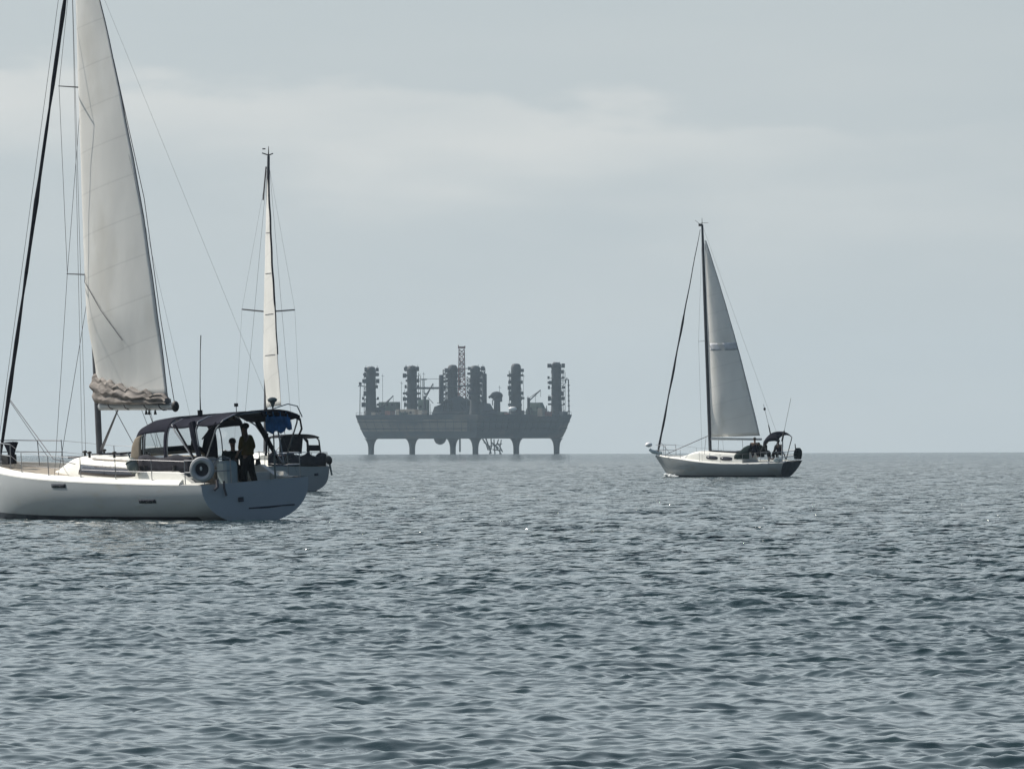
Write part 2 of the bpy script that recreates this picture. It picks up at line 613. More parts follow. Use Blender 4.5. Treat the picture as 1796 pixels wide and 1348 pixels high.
# ---------------------------------------------------------------- hulls
class Hull:
    def __init__(s, L, beam, sheer, depth, xoff=None, p=2.4, q=0.5):
        s.L, s.beam, s.sheer, s.depth, s.p, s.q = L, beam, sheer, depth, p, q
        s.xoff = xoff or (lambda u, z: 0.0)

    def pt(s, u, t, side=1):
        b, zs, d = s.beam(u), s.sheer(u), s.depth(u)
        p = s.p(u) if callable(s.p) else s.p
        z = zs - (zs + d) * t
        y = b * max(0.0, 1 - t ** p) ** s.q
        return Vector((u * s.L + s.xoff(u, z), side * y, z))

    def at(s, x, z, side=1, off=0.0):
        u = x / s.L
        for _ in range(4):
            u = (x - s.xoff(u, z)) / s.L
        u = max(0.0, min(1.0, u))
        zs, d = s.sheer(u), s.depth(u)
        t = max(0.0, min(1.0, (zs - z) / (zs + d)))
        v = s.pt(u, t, side)
        v.y += side * off
        return v

    def rings(s, us, nt=18):
        out = []
        for u in us:
            half = [s.pt(u, (k / nt) ** 0.8 if k else 0.0, 1) for k in range(nt + 1)]
            other = [Vector((v.x, -v.y, v.z)) for v in half[:-1]][::-1]
            out.append(half + other)
        return out

    def build(s, mat, parent, trans_mat=None, n=40):
        us = [i / n for i in range(n + 1)]
        mb = MB()
        mb.loft(s.rings(us), closed=False, cap=False)
        h = mb.build('hull', mat, parent, sharp=R(60))
        tr = MB()
        r0 = s.rings([0.0])[0]
        c = Vector((sum(v.x for v in r0) / len(r0) - 0.05, 0, sum(v.z for v in r0) / len(r0)))
        ring2 = [Vector((lerp(v.x, c.x, .35), v.y * .6, lerp(v.z, c.z, .4))) for v in r0]
        tr.loft([r0, ring2], closed=True, cap=False)
        o = len(ring2)
        tr.add(ring2, [tuple(range(o))])
        t = tr.build('transom', trans_mat or mat, parent, sharp=R(60))
        return h, t

    def deck(s, mat, parent, u0, u1, inset=0.04, camber=0.06, lift=0.0, n=26, name='deck'):
        g = []
        for i in range(n + 1):
            u = lerp(u0, u1, i / n)
            a = s.pt(u, 0.0)
            w = max(0.004, a.y - inset)
            g.append([Vector((a.x, w * k / 6, a.z - 0.01 + lift + camber * (1 - (k / 6) ** 2) * min(1, w))) for k in range(-6, 7)])
        return MB().sheet(g).build(name, mat, parent)

    def strip(s, mat, parent, u0, u1, w, h, name='toe_rail', n=34, out=0.004):
        mb = MB()
        for sd in (1, -1):
            g = []
            for i in range(n + 1):
                u = lerp(u0, u1, i / n)
                a = s.pt(u, 0.0)
                y = a.y + out
                ww = min(w, y * 0.9)
                g.append([Vector((a.x, sd * y, a.z - 0.02)), Vector((a.x, sd * (y - ww * .25), a.z + h * .45)), Vector((a.x, sd * (y - ww), a.z + h)),
                          Vector((a.x, sd * max(0.0, y - ww - 0.05), a.z + h)), Vector((a.x, sd * max(0.0, y - ww - 0.06), a.z - 0.02))])
            mb.loft(g, closed=True, cap=True)
        return mb.build(name, mat, parent, sharp=R(50))

    def band(s, mat, parent, u0, u1, z0, z1, name, off=0.006, n=34, sides=(1, -1)):
        mb = MB()
        for sd in sides:
            g = []
            for i in range(n + 1):
                x = lerp(u0, u1, i / n) * s.L
                zz0 = z0(x) if callable(z0) else z0
                zz1 = z1(x) if callable(z1) else z1
                g.append([s.at(x, lerp(zz0, zz1, k / 3), sd, off) for k in range(4)])
            mb.sheet(g)
        return mb.build(name, mat, parent)


def frame_matrix(px, py_dist, theta, roll, pitch=0.0, z=0.0):
    """Stands a boat at ground distance py_dist and sideways offset px (metres), bow turned to theta."""
    return (Matrix.Translation((px, py_dist, drop(py_dist) + z)) @ Matrix.Rotation(theta, 4, 'Z')
            @ Matrix.Rotation(roll, 4, 'X') @ Matrix.Rotation(pitch, 4, 'Y'))


def side_patch(hull, x0, x1, z0, z1, side, off=0.008, n=6):
    g = []
    for i in range(n + 1):
        x = lerp(x0, x1, i / n)
        g.append([hull.at(x, lerp(z0(x), z1(x), k / 2), side, off) for k in range(3)])
    return g


class Trunk:
    """A cabin trunk lofted along x: width, base height and rise as functions of x."""
    def __init__(s, x0, x1, w, zb, h, tumble=0.82):
        s.x0, s.x1, s.w, s.zb, s.h, s.tumble = x0, x1, w, zb, h, tumble

    def sec(s, x):
        w, zb, h = s.w(x), s.zb(x), s.h(x)
        half = [(1.0, -0.06 / max(h, .06)), (1.0, 0.0), (0.97, .3), (lerp(1, s.tumble, .8), .66), (s.tumble, .82), (s.tumble * .88, .92), (s.tumble * .6, .97), (0.25, 1.0)]
        pts = [Vector((x, a * w, zb + b * h)) for a, b in half]
        return pts + [Vector((x, -p.y, p.z)) for p in pts[::-1]]

    def side(s, x, f, sd, off=0.006):
        w, zb, h = s.w(x), s.zb(x), s.h(x)
        if f < .3:
            a = lerp(1.0, .97, f / .3)
        else:
            a = lerp(.97, lerp(1, s.tumble, .8), (f - .3) / .36)
        return Vector((x, sd * (a * w + off), zb + f * h))

    def build(s, mat, parent, n=22, name='cabin'):
        return MB().loft([s.sec(lerp(s.x0, s.x1, i / n)) for i in range(n + 1)]).build(name, mat, parent, sharp=R(40))


def wire(a, b, r=0.006, n=5, sag=0.0, k=1):
    a, b = Vector(a), Vector(b)
    pts = [a.lerp(b, i / k) - Vector((0, 0, sag * 4 * (i / k) * (1 - i / k))) for i in range(k + 1)]
    return MB().tube(pts, r, n)


def sail_grid(tack, luff_top, foot_len, beta0, twist, belly, roach, nu=26, nv=46, luff_off=0.0, head=0.05, v0=0.0, v1=1.0, shift=0.0, camber_at=0.36, wrinkle=0.0, luff_port=0.0):
    """A mainsail: tack and head on the mast, clew aft and swung to port by beta; belly to port."""
    g = []
    for j in range(nv + 1):
        v = lerp(v0, v1, j / nv)
        a = Vector(tack).lerp(Vector(luff_top), v)
        ch = foot_len * ((1 - v) * (1 - head) + head) + roach * math.sin(math.pi * min(1, v * 1.0)) ** 0.9
        be = beta0 + twist * v
        ax = Vector((-math.cos(be), math.sin(be), 0))
        nn = Vector((math.sin(be), math.cos(be), 0))
        row = []
        for i in range(nu + 1):
            u = i / nu
            if u < camber_at:
                q = u / camber_at
                cm = 1 - (1 - q) ** 2
            else:
                q = (u - camber_at) / (1 - camber_at)
                cm = 1 - q ** 2
            off = belly * ch * cm * (0.35 + 0.65 * smooth01(v * 5)) * 1.0
            p = a + ax * (u * ch + luff_off) + nn * (off + shift + luff_port * smooth01(v * 4) * (1 - u))
            if wrinkle:
                p += nn * wrinkle * math.sin(9 * u + 14 * v) * math.sin(31 * v + 5 * u) * (0.3 + 0.7 * u)
            p.z += -0.0 + 0.10 * u * (1 - v)
            row.append(p)
        g.append(row)
    return g


# ---------------------------------------------------------------- people
def skinned(chains, name, mat, parent, levels=2):
    """Grows one surface round chains of (point, radius); chains sharing an identical point join there."""
    idx, pts, rad, edges = {}, [], [], []
    roots = set()
    for ch in chains:
        prev = None
        for p, r in ch:
            key = tuple(round(c, 4) for c in p)
            if key not in idx:
                idx[key] = len(pts)
                pts.append(p)
                rad.append(r)
                if prev is None:
                    roots.add(idx[key])
            i = idx[key]
            if prev is not None and prev != i:
                edges.append((prev, i))
            prev = i
    me = bpy.data.meshes.new(name)
    me.from_pydata([tuple(p) for p in pts], edges, [])
    me.update()
    o = bpy.data.objects.new(name, me)
    COL.objects.link(o)
    md = o.modifiers.new('skin', 'SKIN')
    md.branch_smoothing = 0.6
    if not me.skin_vertices:
        bm = bmesh.new()
        bm.from_mesh(me)
        bm.verts.layers.skin.verify()
        bm.to_mesh(me)
        bm.free()
    sv = me.skin_vertices[0].data
    for i, r in enumerate(rad):
        rr = r if isinstance(r, (tuple, list)) else (r, r)
        sv[i].radius = rr
        sv[i].use_root = i in roots
    sb = o.modifiers.new('smooth', 'SUBSURF')
    sb.levels = sb.render_levels = levels
    dg = bpy.context.evaluated_depsgraph_get()
    me2 = bpy.data.meshes.new_from_object(o.evaluated_get(dg))
    me2.name = name
    o.modifiers.clear()
    o.data = me2
    bpy.data.meshes.remove(me)
    me2.shade_smooth()
    me2.materials.clear()
    me2.materials.append(mat)
    o.parent = parent
    return o


def person(label, boat_mat, loc, facing, pose, shirt, trousers, skin='skin', hat=None, group=None):
    """facing: turn about the boat's z axis; the person looks along local +x."""
    root = thing('person', label, 'person', mat=boat_mat @ Matrix.Translation(loc) @ Matrix.Rotation(facing, 4, 'Z'), group=group)
    V = Vector
    sit = pose['sit']
    bk = pose.get('bulk', 1.0)
    hip = V((0, 0, 0.46 if sit else 0.93))
    lean = pose.get('lean', 0.0)

    def up(h, fwd=0.0, y=0.0):
        q = Matrix.Rotation(lean, 3, 'Y')
        return hip + q @ V((fwd, y, h))
    waist, chest, neck = up(.16), up(.36, .01), up(.53)
    jaw, skull = up(.635, .035), up(.72, .005)
    crown = up(.775, -.005)
    sh = {s: up(.46, 0, s * .17 * bk) for s in (1, -1)}
    arms = pose['arms']
    el, wr = {}, {}
    for s in (1, -1):
        e, w = arms[0 if s == 1 else 1]
        el[s], wr[s] = up(*[e[2], e[0], s * e[1]]), up(*[w[2], w[0], s * w[1]])
    hipj = {s: hip + V((0, s * .10, -.04)) for s in (1, -1)}
    if sit:
        kn = {s: hip + V((.43, s * .15, .02)) for s in (1, -1)}
        an = {s: hip + V((.40, s * .15, -.38)) for s in (1, -1)}
    else:
        kn = {s: V((.03 + .05 * s, s * .11, .50)) for s in (1, -1)}
        an = {s: V((-.02 + .10 * s, s * .13, .09)) for s in (1, -1)}
    toe = {s: an[s] + V((.19, s * .03, -.05)) for s in (1, -1)}
    heel = {s: an[s] + V((-.05, 0, -.04)) for s in (1, -1)}
    chains = [[(hip, .135), (waist, .115), (chest, .135), (neck, .058), (jaw, .068), (skull, .092), (crown, .07)]]
    for s in (1, -1):
        chains.append([(chest, .135), (sh[s], .062), (el[s], .045), (wr[s], .030)])
        chains.append([(hip, .135), (hipj[s], .095), (kn[s], .062), (an[s], .043), (toe[s], .038)])
        chains.append([(an[s], .043), (heel[s], .038)])
        # hand: palm continues the forearm, four fingers of unequal length and a thumb off the side
        d = (wr[s] - el[s]).normalized()
        sidev = d.cross(V((0, 0, 1)))
        if sidev.length < .1:
            sidev = d.cross(V((1, 0, 0)))
        sidev.normalize()
        nrm = sidev.cross(d).normalized()
        palm = wr[s] + d * .075
        chains.append([(wr[s], .030), (palm, (.042, .026))])
        for q, ln in ((-.030, .062), (-.010, .074), (.010, .078), (.029, .068)):
            a = palm + sidev * q + d * .02
            b = a + d * ln * .55 - nrm * .012
            c = b + d * ln * .40 - nrm * .030
            chains.append([(a, .0095), (b, .0090), (c, .0075)])
        a = wr[s] + d * .03 + sidev * .036
        chains.append([(a, .012), (a + d * .035 + sidev * .025 - nrm * .01, .0105), (a + d * .065 + sidev * .028 - nrm * .025, .0085)])
    # nose and ears
    q = Matrix.Rotation(lean, 3, 'Y')
    nose = skull + q @ V((.095, 0, -.03))
    chains.append([(skull + q @ V((.07, 0, .01)), .014), (nose, .016)])
    for s in (1, -1):
        chains.append([(skull + q @ V((0, s * .088, -.015)), .020), (skull + q @ V((-.012, s * .102, .012)), .014)])
    skinned(chains, 'body', M[skin], root)
    # clothes
    cl = [[(up(-.06), .158 * bk), (up(.03), .156 * bk), (up(.16), .142 * bk), (chest, .160 * bk), (up(.485), .09)]]
    for s in (1, -1):
        m = el[s].lerp(wr[s], pose.get('sleeve', .8))
        cl.append([(chest, .160 * bk), (sh[s], .085 * bk), (el[s], .064 * bk), (m, .052 * bk)])
    skinned(cl, 'shirt', M[shirt], root)
    tl = [[(up(.05), .142 * bk), (hip, .150 * bk)]]
    for s in (1, -1):
        tl.append([(hip, .150 * bk), (hipj[s], .116 * bk), (kn[s], .086 * bk), (an[s] + V((0, 0, .02)), .068 * bk)])
    skinned(tl, 'trousers', M[trousers], root)
    hr = MB().ell(skull + q @ V((-.018, 0, .040)), (.108, .100, .088), rot=q)
    hr.build('hair', M['hair'] if not hat else M[hat], root)
    for s in (1, -1):
        MB().ell(skull + q @ V((.086, s * .032, .008)), (.010, .013, .008), 8, 5).build('eye', M['eye'], root)
    MB().ell(jaw + q @ V((.064, 0, .012)), (.010, .024, .007), 8, 5).build('mouth', M['eye'], root)
    return root


# ---------------------------------------------------------------- first yacht (large, left)
D1 = 288.0
TH1 = R(128)
B1 = frame_matrix(-6.9, D1, TH1, R(-3.6))


def build_large_yacht():
    root = thing('sailing_yacht', 'large white yacht under reefed white mainsail with dark furled headsail and navy cockpit canopy', 'sailboat', mat=B1)
    L = 12.6

    def beam(u):
        if u < .42:
            return 1.99 - .19 * ((.42 - u) / .42) ** 2
        return max(.03, 1.99 * (1 - ((u - .42) / .58) ** 2.35))
    sheer = lambda u: 1.08 + .13 * u + .30 * u ** 2.2
    depth = lambda u: .03 + .42 * math.sin(math.pi * min(1, u * .98 + .02)) ** .7 + .25 * u ** 6
    xo = lambda u, z: (0.06 * (z - 1.0)) * max(0, (1 - 8 * u)) - 0.10 * (1.4 - z) * u ** 10
    H = Hull(L, beam, sheer, depth, xo, p=lambda u: lerp(2.4, 1.9, u), q=.5)
    hull, tr = H.build(M['gelcoat'], root)
    H.strip(M['deck'], root, .075, .995, .13, .13)
    H.deck(M['teak'], root, .26, .99, inset=.16, camber=.05)
    # side decks and cockpit
    g = []
    for sd in (1, -1):
        gg = []
        for i in range(9):
            u = lerp(0.012, .27, i / 8)
            a = H.pt(u, 0)
            gg.append([Vector((a.x, sd * (a.y - .01), a.z + .004)), Vector((a.x, sd * (a.y - .30), a.z + .03)), Vector((a.x, sd * (a.y - .42), a.z + .03)),
                       Vector((a.x, sd * (a.y - .46), .86))])
        g.append(gg)
    mb = MB()
    for gg in g:
        mb.sheet(gg)
    mb.build('side_deck', M['deck'], root)
    MB().box((1.65, 0, .82), (3.3, 2.9, .06)).build('cockpit_sole', M['teak'], root)
    for sd in (1, -1):
        mb = MB()
        mb.box((2.05, sd * 1.12, 1.05), (1.9, .5, .38))
        mb.build('cockpit_seat', M['deck'], root)
        cm = MB()
        rings = []
        for i in range(9):
            x = lerp(.9, 3.4, i / 8)
            hh = .30 * smooth01((x - .9) / .6) + .02
            y = 1.42
            rings.append([Vector((x, sd * (y + .13), 1.09)), Vector((x, sd * (y + .06), 1.11 + hh)), Vector((x, sd * (y - .08), 1.11 + hh)), Vector((x, sd * (y - .10), 1.0))])
        cm.loft(rings)
        cm.build('coaming', M['deck'], root)
    # transom details
    mb = MB()
    mb.sheet([[Vector((-.058, lerp(-1.25, .30, i / 8), .335 + .01 * math.sin(i))), Vector((-.063, lerp(-1.25, .30, i / 8), .375))] for i in range(9)])
    mb.build('platform_slot', M['stripe_blue'], tr, thick=.012)
    MB().box((-.07, .55, .62), (.03, .16, .12)).build('transom_hatch', M['stripe'], tr)
    MB().tube([(-.08, 1.10, 1.15), (-.11, 1.12, .95), (-.10, 1.05, .75)], .03).tube([(-.08, 1.32, 1.2), (-.13, 1.36, 1.0), (-.10, 1.45, .92)], .04).build('mooring_line', M['rope'], tr)
    # hull windows, boot stripe
    MB().sheet(side_patch(H, 6.02, 6.72, lambda x: 1.02, lambda x: 1.13, 1)).build('portlight', M['smoked'], hull, thick=.012)
    MB().sheet(side_patch(H, 2.05, 2.78, lambda x: .60, lambda x: .70, 1)).build('portlight', M['smoked'], hull, thick=.012)
    H.band(M['stripe'], root, .06, .97, lambda x: .02, lambda x: .195 + .004 * x, 'boot_stripe')
    # cabin
    w = lambda x: max(.22, 1.32 * (1 - max(0, (x - 3.2) / 6.4) ** 2.2))
    zb = lambda x: sheer(x / L) + .02
    h = lambda x: .56 * smooth01((9.0 - x) / 1.9) ** .8 * (1 - .012 * (x - 3)) + .01
    T = Trunk(3.1, 8.9, w, zb, h)
    cab = T.build(M['deck'], root)
    for sd in (1, -1):
        g = []
        for i in range(19):
            x = lerp(3.5, 6.85, i / 18)
            c = .36 + .0 * x
            hh = .26 * min(1, (1 - ((4.9 - x) / 1.42) ** 2) if x < 4.9 else 1.0) ** .5 if x > 3.5 else .01
            hh = max(hh, .02)
            g.append([T.side(x, c - hh * .9 + .02, sd), T.side(x, c, sd), T.side(x, c + hh, sd)])
        MB().sheet(g).build('window', M['smoked'], cab, thick=.012)
        MB().tube([T.sec(x)[4 if sd == 1 else -5] + Vector((0, -.04 * sd, .06)) for x in (3.6, 4.5, 5.4, 6.3)], .018).build('handrail', M['teak'], cab)
    MB().box((6.05, 0, 1.84), (.6, .6, .06)).build('hatch', M['smoked'], cab)
    MB().box((8.0, 0, 1.74), (.5, .5, .06)).build('hatch', M['smoked'], cab)
    for x, y in ((7.3, .35), (7.3, -.3), (6.6, .7), (5.3, .8), (3.75, .75)):
        MB().tube([(x, y, 1.76), (x, y, 1.88)], .035).ell((x, y, 1.9), (.07, .07, .04)).build('deck_fitting', M['rubber'], cab)
    # mast and rig
    mx, my = 7.1, 0.0
    mtop = Vector((6.84, 0, 16.4))
    mast = MB()
    pts = [Vector((mx, 0, 1.7)).lerp(mtop, i / 14) for i in range(15)]
    mast.tube(pts, [(.075, .11)] * 11 + [(.07, .10), (.06, .09), (.055, .075), (.05, .06)], 12)
    mast.box((mx, 0, 1.80), (.36, .30, .07))
    mo = mast.build('mast', M['spar'], root)
    tips = {}
    for zz, ln in ((6.75, .98), (11.9, .98)):
        for sd in (1, -1):
            a = Vector((lerp(mx, mtop.x, (zz - 1.7) / 14.7), 0, zz))
            t = a + Vector((-.22, sd * ln, .08))
            tips[zz, sd] = t
            MB().tube([a, t], [(.05, .02), (.03, .014)], 8).build('spreader', M['spar'], mo)
    for sd in (1, -1):
        cp = H.at(6.75, 1.35, sd, -.12)
        mb = MB().tube([cp, tips[6.75, sd], tips[11.9, sd], Vector((7.02, 0, 15.9))], .007, 5)
        mb.tube([cp + Vector((-.15, 0, 0)), Vector((7.05, 0, 6.7))], .008, 5)
        mb.tube([tips[6.75, sd], Vector((7.03, 0, 11.8))], .007, 5)
        mb.build('shroud', M['wire'], root)
        wire((6.9, 0, 16.3), (.15, sd * 1.55, 1.2), .003).build('backstay', M['wire'], root)
    MB().tube([(6.99, 0, 16.4), (6.98, 0, 17.0)], .012).build('masthead_antenna', M['rubber'], mo)
    # furled headsail
    a, b = Vector((11.85, 0, 1.72)), Vector((7.04, 0, 15.9))
    pts = [a.lerp(b, i / 22) for i in range(23)]
    rad = [.035, .045] + [.050 + .010 * math.sin(i * .9) + .010 * math.sin(i * 2.3) for i in range(18)] + [.035, .02, .015]
    MB().tube(pts, rad, 10).build('furled_headsail', M['uv_cover'], root)
    MB().tube([(11.85, 0, 1.55), (11.85, 0, 1.72)], [.10, .10], 12).build('furler_drum', M['rubber'], root)
    cl = a.lerp(b, .115)
    MB().tube([cl + Vector((-.06, 0, 0)), Vector((7.9, 1.0, 1.75)), Vector((6.6, 1.2, 1.62))], .011, 5).build('sheet', M['rope'], root)
    MB().tube([cl + Vector((-.06, 0, -.05)), Vector((10.4, -.6, 1.7))], .008, 5).build('sheet', M['rope'], root)
    wire((11.95, .06, 1.7), (7.2, .05, 16.2), .007).build('halyard', M['rope'], root)
    for q in (.22, .34):
        wire((7.45, q, 1.72), (7.08, .05, 15.5), .006).build('halyard', M['rope'], root)
    # boom, sail, vang
    be = R(10.5)
    bax = Vector((-math.cos(be), math.sin(be), 0))
    bz = 3.12
    b0 = Vector((6.97, 0, bz))
    b1 = b0 + bax * 4.75 + Vector((0, 0, .04))
    bo = MB().tube([b0, b0.lerp(b1, .5), b1], [(.065, .10)] * 3, 12).build('boom', M['gelcoat'], root)
    MB().ell(b1 + bax * .04, (.12, .10, .15)).build('boom_end', M['rubber'], bo)
    for q in (.62, .66, .74):
        p = b0.lerp(b1, q) - Vector((0, 0, .10))
        MB().tube([p, p - Vector((0, 0, .12))], [.02, .05], 6).build('sheet_block', M['rubber'], bo)
    MB().tube([b0 + bax * 1.15 - Vector((0, 0, .08)), Vector((6.95, .03, 1.95))], [.022, .045], 8).build('vang', M['spar'], root)
    MB().tube([b0 + bax * 3.1 - Vector((0, 0, .1)), Vector((3.9, .2, 1.95))], .010, 5).build('sheet', M['rope'], root)
    MB().tube([b0 + bax * 1.0 - Vector((0, 0, .1)), Vector((5.0, .2, 1.85))], .010, 5).build('sheet', M['rope'], root)
    tack = Vector((6.93, .06, bz + .16))
    head = Vector((6.70, .06, 15.9))
    sg = sail_grid(tack, head, 4.45, be, R(1.0), .125, .60, luff_off=-.04, head=.12, camber_at=.24, wrinkle=.012, luff_port=.10)
    so = MB().sheet(sg).build('mainsail', M['sail'], root, thick=.006)
    # leech and reef lines, battens
    le = [row[-1] for row in sg]
    MB().tube([Vector(p) + Vector((0, .01, 0)) for p in le[::2]], .014, 5).build('leech_line', M['rope'], so)
    r2 = sg[15]
    MB().tube([r2[0] + Vector((.02, .05, .2)), sg[12][5] + Vector((0, .05, 0)), sg[9][11] + Vector((0, .06, 0)), sg[6][16] + Vector((0, .05, 0))], .010, 5).build('lazy_line', M['rope'], root)
    MB().tube([le[34], le[20] + bax * .22, le[8] + bax * .16, b1 + Vector((0, 0, .12))], .012, 5).build('topping_lift', M['rope'], root)
    # folds of the reefed part lying on the boom
    rings = []
    rnd = random.Random(3)
    for i in range(40):
        u = i / 39
        p = b0 + bax * (u * 4.55 + .02) + Vector((math.sin(be), math.cos(be), 0)) * (.12 + .26 * math.sin(math.pi * min(1, u * 1.05)))
        hh = .56 * (1 - u) ** 1.1 + .25 + .05 * math.sin(i * 1.1) + rnd.uniform(-.035, .035)
        ww = .13 * (1 - u * .3) + .02 * math.sin(i * .8)
        ring = []
        for k in range(42):
            t = 2 * math.pi * k / 42
            cr = 1 + .30 * math.sin(7 * t + .45 * math.sin(i * .13) + i * .05) + .16 * math.sin(3 * t + i * .31) + .10 * math.sin(11 * t - i * .4) + rnd.uniform(-.05, .05)
            y = ww * math.cos(t) * cr
            z = bz + .10 + hh * .5 * (1 + math.sin(t)) * (1 if math.sin(t) < .9 else 1)
            ring.append(Vector((p.x, p.y, 0)) + Vector((math.sin(be) * y, math.cos(be) * y, z)))
        rings.append(ring)
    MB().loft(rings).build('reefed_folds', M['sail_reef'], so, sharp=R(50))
    for u in (.2, .42, .7, .9):
        p = b0 + bax * (u * 4.6)
        MB().torus(p + Vector((0, 0, .12)), .19, .016, axis=bax, n=14, m=5).build('reef_tie', M['rope'], so)
    # bow pulpit, stanchions, lifelines
    mb = MB()
    z0 = 1.52
    for zz in (.32, .64):
        mb.tube([(10.1, .86, z0 + zz - .02), (10.9, .62, z0 + zz), (11.6, .30, z0 + zz + .03), (11.95, 0, z0 + zz + .04), (11.6, -.30, z0 + zz + .03), (10.9, -.62, z0 + zz), (10.1, -.86, z0 + zz - .02)], .016, 6)
    for x, y in ((10.1, .9), (10.9, .66), (11.6, .32)):
        for sd in (1, -1):
            mb.tube([(x, sd * y, z0 - .06), (x, sd * (y - .03), z0 + .64)], .014, 6)
    mb.build('pulpit', M['steel'], root)
    for sd in (1, -1):
        tops = [Vector((10.1, sd * .86, z0 + .62))]
        for x in (8.6, 7.0, 5.4, 3.8, 2.2):
            a = H.at(x, sheer(x / L), sd, -.10)
            MB().tube([a, a + Vector((0, 0, .66))], .013, 6).build('stanchion', M['steel'], root)
            tops.append(a + Vector((0, 0, .65)))
        tops.append(Vector((.75, sd * 1.74, 1.72)))
        mb = MB()
        mb.tube(tops, .005, 4)
        mb.tube([t - Vector((0, 0, .32)) for t in tops], .005, 4)
        mb.build('lifeline', M['wire'], root)
        mb = MB()
        for zz in (1.42, 1.74):
            mb.tube([(.80, sd * 1.74, zz), (.25, sd * 1.70, zz), (.06, sd * 1.55, zz), (.05, sd * .75, zz)], .015, 6)
        for x, y in ((.80, 1.74), (.10, 1.62), (.05, .75)):
            mb.tube([(x, sd * y, 1.08), (x, sd * y, 1.74)], .014, 6)
        mb.build('pushpit', M['steel'], root)
    # anchor gear and dark bag on the bow
    MB().tube([(11.3, 0, 1.62), (11.95, 0, 1.58), (12.15, 0, 1.42)], .035).box((11.75, 0, 1.62), (.5, .18, .06)).build('anchor', M['steel'], root)
    MB().box((11.25, .12, 1.68), (.30, .30, .26)).build('windlass', M['rubber'], root)
    mb = MB()
    mb.loft([[Vector((10.80 + a * .16, .35 + b * .10, z)) for a, b in ((-1, -1), (1, -1), (1, 1), (-1, 1))] for z, in ((2.17,), (2.18,))])
    mb.loft([[Vector((10.80 + a * w, .35 + b * w * .6, z)) for a, b in ((-1, -1), (1, -1), (1, 1), (-1, 1))] for z, w in ((1.62, .07), (1.9, .10), (2.17, .20))])
    mb.build('rail_bag', M['navy'], root)
    # dodger: hood of canvas hoops with clear windows
    hoops = [(3.92, 1.24, 1.84, 1.50), (3.82, 1.28, 2.36, 1.48), (3.62, 1.31, 2.66, 1.46), (3.2, 1.33, 2.80, 1.45), (2.6, 1.34, 2.86, 1.45), (2.1, 1.34, 2.88, 1.45)]

    def hoop_pt(hv, t):
        x, w_, zt, zb_ = hv
        c, s_ = math.cos(t), math.sin(t)
        return Vector((x, w_ * math.copysign(abs(c) ** .36, c), zb_ + (zt - zb_) * max(0, s_) ** .45))

    def hoop(f):
        f *= len(hoops) - 1
        i = min(int(f), len(hoops) - 2)
        return [lerp(hoops[i][k], hoops[i + 1][k], f - i) for k in range(4)]
    NV, NU = 30, 48
    grid = [[hoop_pt(hoop(j / NV), math.pi * i / NU) for i in range(NU + 1)] for j in range(NV + 1)]
    canv, vin = [], []
    for j in range(NV):
        for i in range(NU):
            v, u = (j + .5) / NV, (i + .5) / NU
            du = abs(u - .5)
            win = False
            if .06 < v < .40 and du < .30 and not (.085 < du < .125):
                win = True
            if .50 < v < .93 and .325 < du < .492:
                win = True
            (vin if win else canv).append((j * (NU + 1) + i, j * (NU + 1) + i + 1, (j + 1) * (NU + 1) + i + 1, (j + 1) * (NU + 1) + i))
    flat = [p for r in grid for p in r]
    dg = MB().add(flat, canv).build('dodger', M['navy'], root, thick=.012)
    dg.data.name = 'dodger'
    for o_, faces in ((dg, canv), (None, vin)):
        pass
    MB().add(flat, vin).build('window', M['vinyl'], dg)
    bmd = bmesh.new()
    for ob in (dg,):
        bmd.from_mesh(ob.data)
        bmesh.ops.delete(bmd, geom=[v for v in bmd.verts if not v.link_faces], context='VERTS')
        bmd.to_mesh(ob.data)
    bmd.free()
    for hv in (hoops[3], hoops[5]):
        MB().tube([hoop_pt(hv, math.pi * i / 24) - Vector((0, 0, .03)) for i in range(25)], .018, 6).build('hoop', M['steel'], dg)
    MB().tube([hoop_pt(hoops[0], math.pi * i / 24) for i in range(25)], .05, 6).build('base_roll', M['tan'], dg)
    MB().sheet([[hoop_pt(hoop(lerp(.02, .56, j / 8)), math.pi * lerp(.004, .16, i / 8)) + Vector((.012, .022, .010)) for i in range(9)] for j in range(9)]).build('side_panel', M['tan'], dg, thick=.012)
    g = []
    for i in range(13):
        x = lerp(3.35, .95, i / 12)
        g.append([Vector((x, 1.40 + .02 * math.sin(i * 1.7 + k), 1.40 + (.44 + .05 * math.sin(i * .9)) * k / 3)) for k in range(4)])
    MB().sheet(g).build('weather_cloth', M['uv_cover'], root, thick=.012)
    # bimini: long cloth roof on three bows
    rows = []
    for j in range(15):
        x = lerp(2.0, -.42, j / 14)
        rows.append([Vector((x, lerp(-1.32, 1.32, i / 20), 2.88 + .10 * j / 14 - .26 * abs(lerp(-1, 1, i / 20)) ** 3.2 - .05 * math.sin(math.pi * ((j / 14 * 2) % 1)))) for i in range(21)])
    bim = MB().sheet(rows).build('bimini', M['navy'], root, thick=.03)
    MB().sheet([[p + Vector((0, 0, -.14)) for p in rows[0][3:18]], rows[0][3:18]]).build('valance', M['tan'], bim, thick=.012)
    piv = {}
    for sd in (1, -1):
        piv[sd] = Vector((.50, sd * 1.38, 1.42))
    for x, zz in ((1.95, 2.86), (.75, 2.93), (-.40, 2.97)):
        pts = [piv[1], Vector((lerp(.50, x, .8), 1.36, lerp(1.42, zz, .75))), Vector((x, 1.25, zz - .18)), Vector((x, .9, zz - .06)), Vector((x, 0, zz - .02)), Vector((x, -.9, zz - .06)), Vector((x, -1.25, zz - .18)),
               Vector((lerp(.50, x, .8), -1.36, lerp(1.42, zz, .75))), piv[-1]]
        MB().tube(pts, .022, 7).build('hoop', M['steel'], bim)
